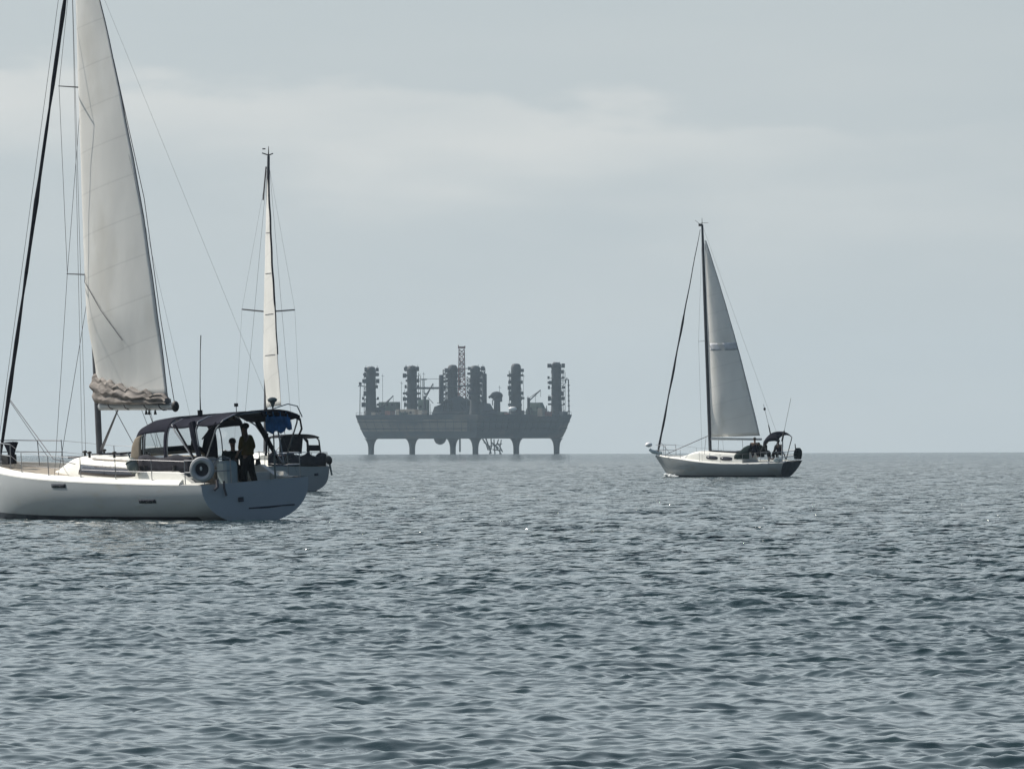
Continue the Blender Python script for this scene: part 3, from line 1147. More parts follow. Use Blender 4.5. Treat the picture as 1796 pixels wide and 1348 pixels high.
    # folded side curtains strapped to the port legs
    MB().tube([(.95, 1.30, 2.74), (.80, 1.36, 2.36), (.62, 1.38, 1.90), (.50, 1.40, 1.38)], [(.08, .13), (.08, .12), (.06, .08), (.05, .06)], 9).build('rolled_curtain', M['navy'], bim)
    MB().tube([(1.55, -1.30, 2.66), (1.25, -1.36, 2.2), (.8, -1.40, 1.6)], [(.06, .08), (.07, .08), (.04, .05)], 9).build('rolled_curtain', M['navy'], bim)
    MB().tube([(1.75, 1.30, 2.68), (1.15, 1.36, 2.10), (.60, 1.40, 1.55)], .030, 6).build('strap', M['black'], bim)
    MB().tube([(-.10, 1.27, 2.74), (.10, 1.34, 2.56), (.42, 1.38, 2.30)], .020, 6).build('strap', M['black'], bim)
    # blue hanging curtain at the starboard quarter
    g = []
    for i in range(15):
        y = lerp(-1.00, -.16, i / 14)
        top = 2.92 - .22 * (abs(y) / 1.32) ** 4
        ht = .56 + .04 * math.sin(i * 1.3) - (.12 if i < 4 else 0)
        g.append([Vector((-.43 + .03 * math.sin(i * 1.7 + k), y, top - ht * k / 5)) for k in range(6)])
    MB().sheet(g).build('curtain', M['blue'], bim, thick=.012)
    MB().tube([(-.44, -1.30, 2.68), (-.42, -1.36, 2.40), (-.2, -1.40, 2.2)], .028, 6).build('strap', M['black'], bim)
    MB().tube([(-.44, -.18, 2.35), (-.3, -.2, 1.75)], .03, 6).build('strap', M['black'], bim)
    MB().sheet([[Vector((-.445, lerp(-1.30, -.02, i / 10), 2.95 - .20 * (abs(lerp(-1.30, -.02, i / 10)) / 1.32) ** 4 - .15 * k)) for k in range(2)] for i in range(11)]).build('valance', M['navy'], bim, thick=.012)
    MB().tube([(-.4, -.45, 3.0), (-.46, -.9, 3.10), (-.46, -1.22, 3.02), (-.44, -1.38, 2.72)], .016, 6).build('grab_rail', M['steel'], bim)
    # cockpit gear
    cs = MB()
    rings = [[Vector((.55 + a * .20 * s_, .50 + b * .24 * s_, z)) for a, b in ((-1, -.7), (-.7, -1), (.7, -1), (1, -.7), (1, .7), (.7, 1), (-.7, 1), (-1, .7))] for z, s_ in ((.85, .95), (1.5, 1.0), (1.60, .95), (1.66, .7))]
    cs.loft(rings)
    hc = cs.build('helm_console', M['console'], root)
    MB().torus((.78, .50, 1.42), .36, .018, axis=(1, 0, .15)).tube([(.78, .3, 1.42), (.78, .94, 1.42)], .012).tube([(.78, .62, 1.1), (.78, .62, 1.75)], .012).build('steering_wheel', M['steel'], hc)
    MB().box((2.0, 0, 1.15), (1.1, .5, .62)).build('cockpit_table', M['teak'], root)
    for x, y, z in ((3.05, 1.38, 1.47), (1.7, 1.40, 1.47), (3.0, -1.38, 1.47), (1.7, -1.40, 1.47)):
        MB().tube([(x, y, z - .06), (x, y, z + .06), (x, y, z + .12)], [.085, .06, .075], 12).build('winch', M['rubber'], root)
    # aerials
    MB().tube([(1.9, .30, 2.93), (1.88, .30, 3.4), (1.80, .27, 4.6), (1.76, .25, 5.05)], [.022, .013, .011, .014], 6).build('whip_antenna', M['rubber'], root)
    MB().tube([(1.92, .30, 2.86), (1.92, .30, 3.02)], .07, 8).build('antenna_base', M['rubber'], root)
    MB().tube([(.05, -.72, 1.1), (-.02, -.72, 3.12)], .020, 6).ell((-.02, -.72, 3.22), (.13, .13, .075)).tube([(-.02, -.72, 3.02), (-.02, -.72, 3.2)], [.025, .09], 8).build('radome_post', M['grey_vinyl'], root)
    MB().tube([(.8, -.1, 2.95), (.8, -.1, 3.10)], .012, 6).box((.8, -.1, 3.13), (.08, .08, .09)).build('stern_light', M['rubber'], root)
    return root, H


yacht1, H1 = build_large_yacht()

# things aboard the large yacht
tag(MB().torus((0, 0, 0), .265, .085, axis=(0, 1, 0)).build('lifebuoy', M['white_ring']),
    'white ring lifebuoy hung on the port stern rail of the large yacht', 'lifebuoy').matrix_world = \
    B1 @ Matrix.Translation((.06, 1.70, 1.50)) @ Matrix.Rotation(R(38), 4, 'Z')
ring = [o for o in COL.objects if o.name == 'lifebuoy'][0]
MB().tube([(0, -.02, 0), (0, .012, 0)], [.20, .20], 20).build('throw_bag', M['uv_cover'], ring)
MB().ell((.02, .03, .03), (.035, .02, .06)).build('handle', M['white_cloth'], ring)
fd = MB().ell((0, 0, 0), (.17, .16, .24)).tube([(0, 0, .22), (0, 0, .40)], .02).torus((0, 0, .1), .16, .015, n=16).build('fender', M['grey_vinyl'])
tag(fd, 'dark grey rounded fender hanging below the canopy on the large yacht', 'fender').matrix_world = B1 @ Matrix.Translation((3.35, 1.62, 1.60)) @ Matrix.Rotation(R(25), 4, 'Y')

person('standing person in a mustard shirt and black trousers at the large yacht\'s stern', B1, (.62, -.27, .86), R(25),
       dict(sit=False, lean=R(3), bulk=1.22, arms=[((.04, .30, .18), (.20, .26, -.02)), ((-.02, .31, .18), (.05, .31, -.07))], sleeve=.25), 'mustard', 'black_cloth', 'skin_dark')
person('seated person in a dark green jacket beside the helm console of the large yacht', B1, (1.35, -.30, .93), R(150),
       dict(sit=True, bulk=1.2, lean=R(8), arms=[((.12, .24, .22), (.34, .18, .12)), ((.10, .25, .22), (.34, .16, .14))]), 'teal_cloth', 'black_cloth', 'skin_dark')


# ---------------------------------------------------------------- second yacht (behind the first)
D2 = 473.0
TH2 = R(105)
B2 = frame_matrix(-9.61, D2, TH2, R(0.6), R(0))


def build_middle_yacht():
    root = thing('sailing_yacht', 'yacht half hidden behind the large yacht, its narrow white sail seen nearly edge on', 'sailboat', mat=B2)
    L = 10.5

    def beam(u):
        if u < .45:
            return 1.70 - .22 * ((.45 - u) / .45) ** 2
        return max(.03, 1.70 * (1 - ((u - .45) / .55) ** 2.2))
    sheer = lambda u: 1.12 + .35 * u ** 2
    depth = lambda u: -.03 + .45 * math.sin(math.pi * min(1, u * .97 + .03)) ** .7
    xo = lambda u, z: (-.28 * (z - .4)) * max(0, 1 - 7 * u) - .35 * (1.4 - z) * u ** 8
    H = Hull(L, beam, sheer, depth, xo, p=lambda u: lerp(4.2, 2.0, min(1, u * 1.6)), q=.45)
    hull, tr = H.build(M['gelcoat'], root)
    H.strip(M['deck'], root, .01, .99, .08, .06)
    H.deck(M['deck'], root, .01, .99)
    H.band(M['stripe'], root, .04, .97, -.1, .10, 'boot_stripe')
    MB().box((-.12, -.9, .78), (.05, .18, .12)).build('transom_vent', M['stripe'], tr)
    T = Trunk(3.4, 7.8, lambda x: max(.2, 1.05 * (1 - max(0, (x - 3.4) / 5.6) ** 2)), lambda x: sheer(x / L) + .03, lambda x: .45 * smooth01((7.9 - x) / 1.6) + .01)
    cab = T.build(M['deck'], root)
    for sd in (1, -1):
        MB().sheet([[T.side(lerp(3.8, 6.2, i / 8), .2, sd), T.side(lerp(3.8, 6.2, i / 8), .6, sd)] for i in range(9)]).build('window', M['smoked'], cab, thick=.01)
    # rig
    mb = MB()
    m0, m1 = Vector((5.6, .05, 1.55)), Vector((5.45, .02, 15.05))
    mb.tube([m0.lerp(m1, i / 10) for i in range(11)], [(.085, .11)] * 8 + [(.08, .10), (.075, .09), (.06, .07)], 10)
    mo = mb.build('mast', M['spar'], root)
    for sd in (1, -1):
        t = Vector((5.35, sd * 1.22, 8.15))
        MB().tube([(5.52, 0, 8.05), t], [(.06, .035), (.045, .03)], 8).build('spreader', M['spar'], mo)
        MB().tube([H.at(5.3, 1.2, sd, -.1), t, m1 - Vector((0, 0, .3))], .004, 5).build('shroud', M['wire'], root)
    MB().tube([m1, m1 + Vector((0, 0, .42))], [.03, .012], 6).tube([m1 + Vector((.18, .25, .12)), m1 + Vector((0, 0, .02)), m1 + Vector((-.05, -.20, .10))], .03, 6).box(m1 + Vector((0, .22, .30)), (.12, .12, .05)).build('masthead_gear', M['rubber'], mo)
    wire(m1, (.2, 0, 1.3), .006).build('backstay', M['wire'], root)
    wire((10.35, 0, 1.6), m1 - Vector((-.1, 0, .3)), .006).build('forestay', M['wire'], root)
    be = R(4)
    bax = Vector((-math.cos(be), math.sin(be), 0))
    b0 = Vector((5.45, .04, 3.55))
    b1 = b0 + bax * 4.1
    MB().tube([b0, b1], .07, 10).build('boom', M['spar'], root)
    sg = sail_grid(b0 + Vector((-.03, .02, .18)), Vector((5.36, .06, 14.3)), 3.95, be, R(6), .085, .45, luff_off=.02, camber_at=.32, wrinkle=.015)
    so = MB().sheet(sg).build('mainsail', M['sail'], root, thick=.006)
    MB().tube([r[-1] for r in sg[10:]], [.03] * 10 + [.045] * 26 + [.03], 6).build('leech_line', M['uv_cover'], so)  # thick dark strip: shade of the turned leech painted in as a tube
    for v in (.22, .40, .58, .76):
        row = sg[int(v * 46)]
        MB().tube([row[i] + Vector((0, .02, 0)) for i in range(12, 27, 3)], .010, 5).build('batten', M['uv_cover'], so)
    MB().tube([m1 - Vector((.05, -.12, .5)), m1 - Vector((.1, -.26, 2.0))], .035, 6).build('halyard', M['rope'], root)
    MB().tube([b1 - bax * .3, Vector((.8, .1, 1.5))], .014, 5).build('sheet', M['rope'], root)
    # bimini with side window frames
    rows = []
    for j in range(9):
        x = lerp(2.6, .35, j / 8)
        rows.append([Vector((x, lerp(-1.15, .65, i / 16), 2.52 + .02 * j / 8 - .13 * abs(lerp(-1, 1, i / 16)) ** 3)) for i in range(17)])
    bim = MB().sheet(rows).build('bimini', M['black'], root, thick=.05)
    for x in (2.5, .4):
        MB().tube([(x, .64, 1.2), (x, .64, 2.3), (x, .45, 2.48), (x, -.95, 2.48), (x, -1.14, 2.3), (x, -1.3, 1.2)], .035, 6).build('hoop', M['rubber'], bim)
    # dark curtain panels, leaving open windows on the starboard side
    MB().sheet([[Vector((.42, lerp(.62, -.42, i / 6), 2.46)), Vector((.42, lerp(.60, -.36, i / 6), 1.72 + .04 * math.sin(i * 2)))] for i in range(7)]).build('curtain', M['black'], bim, thick=.02)
    MB().sheet([[Vector((.42, lerp(-.60, -1.16, i / 4), 2.08)), Vector((.42, lerp(-.58, -1.24, i / 4), 1.82))] for i in range(5)]).build('curtain', M['navy'], bim, thick=.02)
    MB().tube([(.42, -.40, 2.46), (.42, -.62, 2.2), (.42, -.66, 1.5)], .05, 6).build('curtain_edge', M['black'], bim)
    # stern rail with gear
    mb = MB()
    for zz in (1.45, 1.75):
        mb.tube([(1.2, 1.5, zz), (.1, 1.42, zz), (-.05, 1.1, zz), (-.08, 0, zz), (-.05, -1.1, zz), (.1, -1.42, zz), (1.2, -1.5, zz)], .018, 6)
    for y in (1.42, .7, 0, -.7, -1.42):
        mb.tube([(0, y, 1.12), (0, y, 1.75)], .016, 6)
    mb.build('pushpit', M['steel'], root)
    for y, z, w_, h_, mm in ((.95, 1.38, .5, .44, 'uv_cover'), (.45, 1.46, .62, .50, 'plum_cloth'), (-.05, 1.42, .60, .46, 'uv_cover'), (-.62, 1.40, .72, .50, 'black'), (-1.15, 1.44, .50, .60, 'navy')):
        MB().ell((.15, y, z), (.2, w_ * .5, h_ * .5)).build('rail_bag', M[mm], root)
    g = [[Vector((-.10 + .03 * math.sin(i * 2.1 + k), lerp(1.3, -1.36, i / 16), 1.14 + (.50 + .10 * math.sin(i * 1.3) + .06 * math.sin(i * 3.1)) * k / 3)) for k in range(4)] for i in range(17)]
    MB().sheet(g).build('weather_cloth', M['uv_cover'], root, thick=.015)
    MB().box((1.6, 0, 1.25), (2.2, 2.2, .3)).build('cockpit', M['deck'], root)
    MB().torus((1.3, .2, 1.65), .42, .02, axis=(1, 0, .1)).build('steering_wheel', M['steel'], root)
    return root, H


yacht2, H2 = build_middle_yacht()
ob = thing('outboard_motor', 'black outboard motor clamped to the stern rail of the half hidden yacht', 'outboard motor', mat=B2 @ Matrix.Translation((-.12, -1.52, 1.20)) @ Matrix.Rotation(R(-12), 4, 'X'))
MB().ell((0, 0, .22), (.16, .15, .20)).build('cowling', M['rubber'], ob)
MB().tube([(0, 0, .1), (0, 0, -.40)], [.055, .04], 8).ell((0, 0, -.42), (.12, .04, .05)).build('leg', M['grey_vinyl'], ob)


# ---------------------------------------------------------------- third yacht (right)
D3 = 668.0
TH3 = R(148)
B3 = frame_matrix(17.60, D3, TH3, R(-3.4))


def build_small_yacht():
    root = thing('sailing_yacht', 'smaller white yacht on the right with mainsail up and a small navy bimini', 'sailboat', mat=B3)
    L = 10.05

    def beam(u):
        if u < .42:
            return 1.55 - .40 * ((.42 - u) / .42) ** 1.8
        return max(.03, 1.55 * (1 - ((u - .42) / .58) ** 2.1))
    sheer = lambda u: .98 - .10 * math.sin(math.pi * min(1, u * 1.3)) + .42 * u ** 2.2
    depth = lambda u: -.08 + .50 * math.sin(math.pi * min(1, u * .92 + .08)) ** .6
    xo = lambda u, z: (-.62 * (z - .95)) * max(0, 1 - 5 * u) * -1.0 - .75 * max(0, 1.3 - z) * u ** 6
    H = Hull(L, beam, sheer, depth, lambda u, z: .55 * max(0, .95 - z) * max(0, 1 - 5 * u) - .70 * max(0, 1.35 - z) * u ** 6, p=2.0, q=.6)
    hull, tr = H.build(M['gelcoat_old'], root, M['stern_paint'])
    H.strip(M['deck'], root, .10, .99, .09, .07)
    H.deck(M['deck'], root, .005, .99, camber=.07)
    H.band(M['stripe'], root, .08, .93, -.06, .17, 'boot_stripe')
    w = lambda x: max(.2, 1.0 * (1 - max(0, (x - 3.2) / 5.6) ** 2.2))
    zb = lambda x: sheer(x / L) + .02
    h = lambda x: .60 * smooth01((8.2 - x) / 1.8) ** .8 * (1 - .02 * (x - 3.2)) + .01
    T = Trunk(3.1, 8.1, w, zb, h, tumble=.84)
    cab = T.build(M['deck'], root)
    for xa, xb in ((3.85, 4.75), (4.95, 5.85)):
        for sd in (1, -1):
            g = []
            for i in range(13):
                t = math.pi * i / 12
                x = lerp(xa, xb, .5 - .5 * math.cos(t))
                q = .20 * math.sin(t) ** .55 + .005
                g.append([T.side(x, .42 - q, sd), T.side(x, .42 + q, sd)])
            MB().sheet(g).build('window', M['smoked'], cab, thick=.012)
    # rig
    m0, m1 = Vector((6.0, 0, 1.35)), Vector((6.02, 0, 15.9))
    mo = MB().tube([m0.lerp(m1, i / 10) for i in range(11)], [(.085, .11)] * 8 + [(.08, .10), (.07, .09), (.06, .07)], 10).build('mast', M['spar'], root)
    for sd in (1, -1):
        t = Vector((5.95, sd * 1.05, 8.6))
        MB().tube([(6.01, 0, 8.6), t], [(.04, .015), (.025, .012)], 8).build('spreader', M['steel'], mo)
        MB().tube([H.at(5.8, .9, sd, -.1), t, m1 - Vector((0, 0, .2))], .006, 5).build('shroud', M['wire'], root)
    MB().tube([m1, m1 + Vector((0, 0, .42))], [.02, .012], 6).tube([m1 + Vector((.2, 0, .05)), m1 + Vector((.5, 0, .28))], .012, 5).tube([m1 + Vector((-.45, 0, .12)), m1 + Vector((.1, 0, .1))], .012, 5).box(m1 + Vector((.14, 0, -.02)), (.2, .1, .16)).build('masthead_gear', M['rubber'], mo)
    a, b = Vector((9.85, 0, 1.55)), Vector((6.18, 0, 15.6))
    pts = [a.lerp(b, i / 24) + Vector((0, .02 * math.sin(i * 1.3), 0)) for i in range(25)]
    MB().tube(pts, [.05, .075] + [.060 + .015 * math.sin(i * 1.2) for i in range(13)] + [.045, .04, .036, .032, .03, .028, .026, .024, .02, .015], 8).build('furled_headsail', M['uv_cover'], root)
    MB().tube([(5.9, .9, 1.5), (6.15, .2, 2.55)], .012, 5).tube([(8.9, .5, 1.5), (6.1, .05, 2.6)], .022, 5).tube([(9.7, 0, 2.3), (8.6, .6, 1.55)], .014, 5).build('sheet', M['rope'], root)
    wire(m1, (.1, .6, 1.1), .006).build('backstay', M['wire'], root)
    be = R(5)
    bax = Vector((-math.cos(be), math.sin(be), 0))
    b0 = Vector((5.9, 0, 2.42))
    b1 = b0 + bax * 3.9 + Vector((0, 0, -.02))
    MB().tube([b0, b1], [(.05, .08), (.045, .07)], 10).build('boom', M['gelcoat'], root)
    tk, hd = b0 + Vector((-.02, .03, .10)), Vector((5.88, .03, 14.9))
    kw = dict(luff_off=.02, head=.03, camber_at=.34)
    sg = sail_grid(tk, hd, 3.75, be, R(3), .115, .22, wrinkle=.010, **kw)
    so = MB().sheet(sg).build('mainsail', M['sail'], root, thick=.006)
    bg_ = sail_grid(tk, hd, 3.75, be, R(3), .115, .22, nv=4, v0=.440, v1=.478, shift=.006, **kw)
    MB().sheet([r[3:] for r in bg_]).build('sail_band', M['sail_band'], so, thick=.002)
    MB().tube([r[-1] for r in sg], .016, 5).build('leech_line', M['rope'], so)
    for q in (.15, .62):
        p = b0.lerp(b1, q)
        MB().tube([p, Vector((p.x + .05, .1, 1.55))], .012, 5).build('sheet', M['rope'], root)
    # dark sail bag and cabin-top gear
    MB().tube([(5.9, .1, 1.62), (4.8, .25, 1.60), (3.9, .4, 1.58), (3.2, .5, 1.62)], [.10, .07, .08, .12], 8).build('sail_bag', M['black'], cab)
    # small spray hood
    rows = []
    for j in range(7):
        x = lerp(3.7, 2.6, j / 6)
        zt = lerp(1.55, 2.02, smooth01(j / 4))
        rows.append([Vector((x, .95 * math.copysign(abs(math.cos(t)) ** .5, math.cos(t)), 1.20 + (zt - 1.20) * max(0, math.sin(t)) ** .6)) for t in [math.pi * i / 20 for i in range(21)]])
    MB().sheet(rows).build('spray_hood', M['teal_cloth'], root, thick=.02)
    # bimini
    rows = []
    for j in range(13):
        q = j / 12
        x = lerp(1.62, .46, q)
        zc = 2.84 - .46 * (abs(q - .58) / .58) ** 2.6
        rows.append([Vector((x, lerp(-.80, .80, i / 14), zc - .20 * abs(lerp(-1, 1, i / 14)) ** 2.6)) for i in range(15)])
    bim = MB().sheet(rows).build('bimini', M['navy'], root, thick=.05)
    MB().sheet([[rows[j][14], rows[j][14] + Vector((0, .02, -.24 - .10 * math.sin(j * .26)))] for j in range(13)]).build('valance', M['navy'], bim, thick=.03)
    for x, zz in ((1.58, 2.30), (.48, 2.42)):
        for sd in (1, -1):
            MB().tube([(1.1, sd * 1.08, 1.05), (x, sd * .80, zz)], .03, 6).build('leg', M['rubber'], bim)
    # stern rail, aerials, gear
    mb = MB()
    for zz in (1.30, 1.62):
        mb.tube([(1.6, 1.22, zz), (.4, 1.12, zz), (.05, .85, zz), (.02, -.85, zz), (.4, -1.12, zz), (1.6, -1.22, zz)], .018, 6)
    for x, y in ((1.6, 1.22), (.4, 1.12), (.05, .85), (.05, -.85), (.4, -1.12)):
        mb.tube([(x, y, .95), (x, y, 1.62)], .016, 6)
    mb.build('pushpit', M['steel'], root)
    MB().tube([(1.30, .4, 2.66), (1.42, .42, 3.3)], [.045, .03], 6).tube([(1.42, .42, 3.3), (1.72, .45, 4.6)], .012, 5).ell((1.65, .45, 4.3), (.08, .08, .1), 8, 5).build('aerial', M['rubber'], root)
    MB().tube([(.22, .95, 1.0), (.16, .9, 2.3)], .045, 8).build('aerial_mast', M['white_ring'], root)
    MB().tube([(.20, .9, 2.3), (.02, .88, 2.95)], [.06, .05], 6).tube([(.02, .88, 2.95), (-.50, .8, 5.0)], .012, 5).build('whip_antenna', M['rubber'], root)
    MB().tube([(.02, -.66, 1.08), (.02, -.68, 1.35), (.0, -.72, 1.62), (.0, -.74, 1.78)], [(.16, .24), (.20, .30), (.18, .27), (.08, .14)], 9).tube([(.05, -.5, 1.6), (.08, -.5, 2.05)], .03, 6).build('rail_bag', M['teal_cloth'], root)
    MB().ell((.6, .85, 1.12), (.3, .2, .16)).build('coiled_rope', M['console'], root)
    # bow gear: pale pulpit, white anchor roller
    mb = MB()
    for zz in (1.72, 2.05):
        mb.tube([(8.9, .62, zz - .05), (9.7, .25, zz), (10.0, 0, zz), (9.7, -.25, zz), (8.9, -.62, zz - .05)], .018, 6)
    for x, y in ((8.9, .64), (9.6, .3)):
        for sd in (1, -1):
            mb.tube([(x, sd * y, 1.35), (x, sd * (y - .02), 2.02)], .016, 6)
    mb.build('pulpit', M['steel'], root)
    MB().tube([(9.6, 0, 1.50), (10.25, 0, 1.62), (10.45, 0, 1.75)], [.12, .12, .09], 8).build('bow_roller', M['console'], root)
    MB().ell((10.48, .05, 2.06), (.24, .18, .15)).build('furled_anchor_flag', M['glare_white'], root)
    for sd in (1, -1):
        tops = []
        for x in (7.6, 6.0, 4.4, 2.8):
            p = H.at(x, sheer(x / L), sd, -.06)
            MB().tube([p, p + Vector((0, 0, .6))], .012, 5).build('stanchion', M['steel'], root)
            tops.append(p + Vector((0, 0, .6)))
        MB().tube([Vector((8.9, sd * .62, 2.0))] + tops + [Vector((1.6, sd * 1.22, 1.62))], .005, 4).build('lifeline', M['wire'], root)
    return root, H


yacht3, H3 = build_small_yacht()
arms_lap = [((.10, .25, .22), (.32, .16, .10)), ((.10, .25, .22), (.32, .15, .12))]
person('seated person in a navy jacket ahead of the others beside the right-hand yacht\'s spray hood', B3, (2.35, .62, 1.24), R(-60), dict(sit=True, bulk=1.35, lean=R(2), arms=arms_lap), 'navy_cloth', 'navy_cloth', group='crew of the right-hand yacht')
person('seated person in a black jacket hunched forward under the front of the small navy bimini', B3, (1.75, .72, 1.14), R(-140), dict(sit=True, bulk=1.4, lean=R(24), arms=arms_lap), 'black_cloth', 'black_cloth', group='crew of the right-hand yacht')
person('seated person in a plum jacket under the rear of the small navy bimini', B3, (.62, .55, 1.10), R(-20), dict(sit=True, bulk=1.35, lean=R(6), arms=arms_lap), 'plum_cloth', 'black_cloth', group='crew of the right-hand yacht')


# ---------------------------------------------------------------- drilling platform on the horizon
DR = 4920.0
RS = DR / 18700.0                 # metres per photograph pixel out there
RIGX = (813 - 898) * RS
RIG = Matrix.Translation((RIGX, DR, drop(DR)))


def build_rig():
    root = thing('jackup_platform', 'grey six legged jack-up drilling platform standing on the horizon', 'oil platform', mat=RIG)
    ph = R(35)
    ux = Vector((math.cos(ph), -math.sin(ph), 0))       # one side of the barge: right and nearer
    uy = Vector((math.sin(ph), math.cos(ph), 0))        # other side: right and farther
    LA, LB = 183 * RS / math.cos(ph), 142 * RS / math.sin(ph)
    c0 = Vector(((651 - 813) * RS, 0, 0)) - uy * 0 - ux * 0
    c0.y = (ux * LA * .5 + uy * LB * .5).y * -1
    HT, HB = 17.3, 7.2

    def corner(i, j, ma, mb_, z):
        p = c0 + ux * (LA * i) + uy * (LB * j)
        p = p + ux * (ma if i else -ma) + uy * (mb_ if j else -mb_)
        p.z = z
        return p
    rings = []
    for z, m in ((HB, 1.3), (HB + .5, 2.0), (HB + 3.2, 3.0), (HT - 1.2, 4.6), (HT, 5.0), (HT + .9, 5.1)):
        r = []
        for i, j in ((0, 0), (1, 0), (1, 1), (0, 1)):
            nx = [(0, 0), (1, 0), (1, 1), (0, 1)]
            r.append((i, j))
        ring = []
        cs = [corner(i, j, m, m, z) for i, j in r]
        for k in range(4):
            a, b = cs[k], cs[(k + 1) % 4]
            for q in range(8):
                ring.append(a.lerp(b, q / 8))
        rings.append(ring)
    hm = MB().loft(rings)
    for (i0, j0, i1, j1) in ((0, 0, 1, 0), (1, 0, 1, 1)):
        for q in range(1, 15):
            t = q / 15
            hm.tube([corner(i0, j0, 4.75, 4.75, HT - 1.0).lerp(corner(i1, j1, 4.75, 4.75, HT - 1.0), t),
                     corner(i0, j0, 3.10, 3.10, HB + 3.2).lerp(corner(i1, j1, 3.10, 3.10, HB + 3.2), t)], .16, 4)
    hull = hm.build('hull', M['rig_steel'], root, sharp=R(20))
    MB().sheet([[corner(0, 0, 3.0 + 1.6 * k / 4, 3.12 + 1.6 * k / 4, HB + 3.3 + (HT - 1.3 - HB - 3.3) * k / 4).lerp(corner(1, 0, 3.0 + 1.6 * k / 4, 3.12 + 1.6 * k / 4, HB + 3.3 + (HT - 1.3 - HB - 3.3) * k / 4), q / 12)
                 for k in range(5)] for q in range(12)]).build('painted_sun_panel', M['rig_painted_sun'], hull)  # added panel on the left face only, coloured as if the sun lit it
    # bulwark ribs and rubbing bands
    for k, (i0, j0, i1, j1) in enumerate(((0, 0, 1, 0), (1, 0, 1, 1))):
        mb = MB()
        for zz, m in ((HB + 4.6, 3.55), (HT - 2.4, 4.45)):
            mb.tube([corner(i0, j0, m, m, zz), corner(i1, j1, m, m, zz)], .22, 6)
        mb.build('rubbing_band', M['rig_dark'], hull)

    legs = [(651, 0, 0), (721, 0, .5), (793, 0, 1), (834, 1, 0), (904, 1, .5), (975, 1, 1)]
    tops = [642, 640, 638, 642, 638, 635]
    rnd = random.Random(5)
    for n_, ((px, i, j), tp) in enumerate(zip(legs, tops)):
        base = c0 + ux * (LA * i) + uy * (LB * j)
        zt = (796 - tp) * RS
        mb = MB()
        prof = [(-3, 1.35), (3.2, 1.4), (4.8, 1.65), (6.0, 2.1), (6.8, 2.6), (HB + .02, 3.3)]
        mb.tube([base + Vector((0, 0, z)) for z, r in prof], [r for z, r in prof], 14)
        leg = mb.build('leg', M['rig_dark'], root)
        tw = MB()
        zs = [HT - 1, HT + 4, HT + 9, HT + 14, HT + 19, zt - 2.2, zt - 1.0, zt - .2, zt]
        tw.tube([base + Vector((0, 0, z)) for z in zs], [2.9, 2.6, 2.4, 2.3, 2.3, 2.4, 2.2, 1.6, .6], 14)
        tower = tw.build('jacking_tower', M['rig_dark'], leg)
        # work platforms, brackets and ladders all the way up
        z = HT + 4.5 + rnd.uniform(0, 1)
        while z < zt - 1.5:
            mb = MB()
            a0 = rnd.uniform(0, 6.28)
            rr = rnd.uniform(2.8, 3.7)
            mb.tube([base + Vector((0, 0, z)), base + Vector((0, 0, z + .35))], rr * .80, 12)
            for q in range(6):
                a = a0 + q * 1.05 + rnd.uniform(-.5, .5)
                if rnd.random() < .22:
                    continue
                p = base + Vector((math.cos(a) * rr, math.sin(a) * rr, z))
                mb.box(p + Vector((0, 0, .5)), (rnd.uniform(.9, 1.9), rnd.uniform(.9, 1.9), rnd.uniform(.8, 2.2)))
                if rnd.random() < .5:
                    mb.tube([p, p + Vector((0, 0, 2.3))], .10, 5)
            mb.build('work_platform', M['rig_dark'], tower)
            z += rnd.uniform(2.2, 3.2)
        a = 0.3 + n_
        lad = MB()
        off = Vector((3.1 if n_ % 2 else -3.1, -1.2, 0))
        lad.tube([base + off + Vector((0, 0, HT)), base + off + Vector((0, 0, zt - 3.2))], .16, 5)
        lad.tube([base + off + Vector((.9, 0, HT)), base + off + Vector((.9, 0, zt - 4.6))], .14, 5)
        for q in range(7):
            zz = lerp(HT + 2, zt - 5, q / 6)
            lad.tube([base + off + Vector((0, 0, zz)), base + Vector((0, -1.2, zz + .6))], .14, 5)
            lad.tube([base + off + Vector((0, 0, zz)), base + off + Vector((.9, 0, zz + 1.2))], .10, 5)
        lad.build('ladder', M['rig_dark'], tower)

    def P(px, py, dy=0.0):
        return Vector(((px - 813) * RS, dy, (796 - py) * RS))
    # deck buildings, sitting on the deck between the legs
    rot = Matrix.Rotation(-ph, 3, 'Z')

    def house(name, px0, px1, pyt, dy, mat, depth=14.0, slope=0.0, pyb=731):
        a, b = P(px0, pyb, dy), P(px1, pyb, dy)
        zt = P(px0, pyt).z
        zb_ = a.z - 1.0
        cx = (a.x + b.x) / 2
        w_ = (b.x - a.x)
        # the wall runs along the barge side, so that its width in plan shows foreshortened
        hw, hd = w_ * .5 / (math.cos(ph) + .35 * math.sin(ph)), w_ * .35 * .5 / (math.cos(ph) + .35 * math.sin(ph))
        cc = Vector((cx, dy, 0))
        mb = MB()
        ring = lambda z, k: [cc + ux * (sx * hw * k) + uy * (sy * hd * k) + Vector((0, 0, z)) for sx, sy in ((-1, -1), (1, -1), (1, 1), (-1, 1))]
        mb.loft([ring(zb_, 1), ring(zt - .4 - slope, 1), ring(zt - .4, 1 - slope * .10), ring(zt, (1 - slope * .10) * .98)])
        o = mb.build(name, M[mat], root, smooth=False)
        wmb = MB()
        nwin = max(2, int(w_ / 3.2))
        for q in range(nwin):
            p = cc + ux * lerp(-hw * .85, hw * .85, (q + .5) / nwin) - uy * (hd + .05) + Vector((0, 0, lerp(zb_ + 1, zt, .60)))
            wmb.box(p, (1.1, .2, .9), rot)
        wmb.build('window', M['smoked'], o, smooth=False)
        return o
    house('deck_house', 664, 702, 704, -2, 'rig_green', pyb=716)
    house('deck_house', 656, 676, 713, -10, 'rig_steel')
    house('deck_house', 694, 736, 717, -9, 'rig_tan')
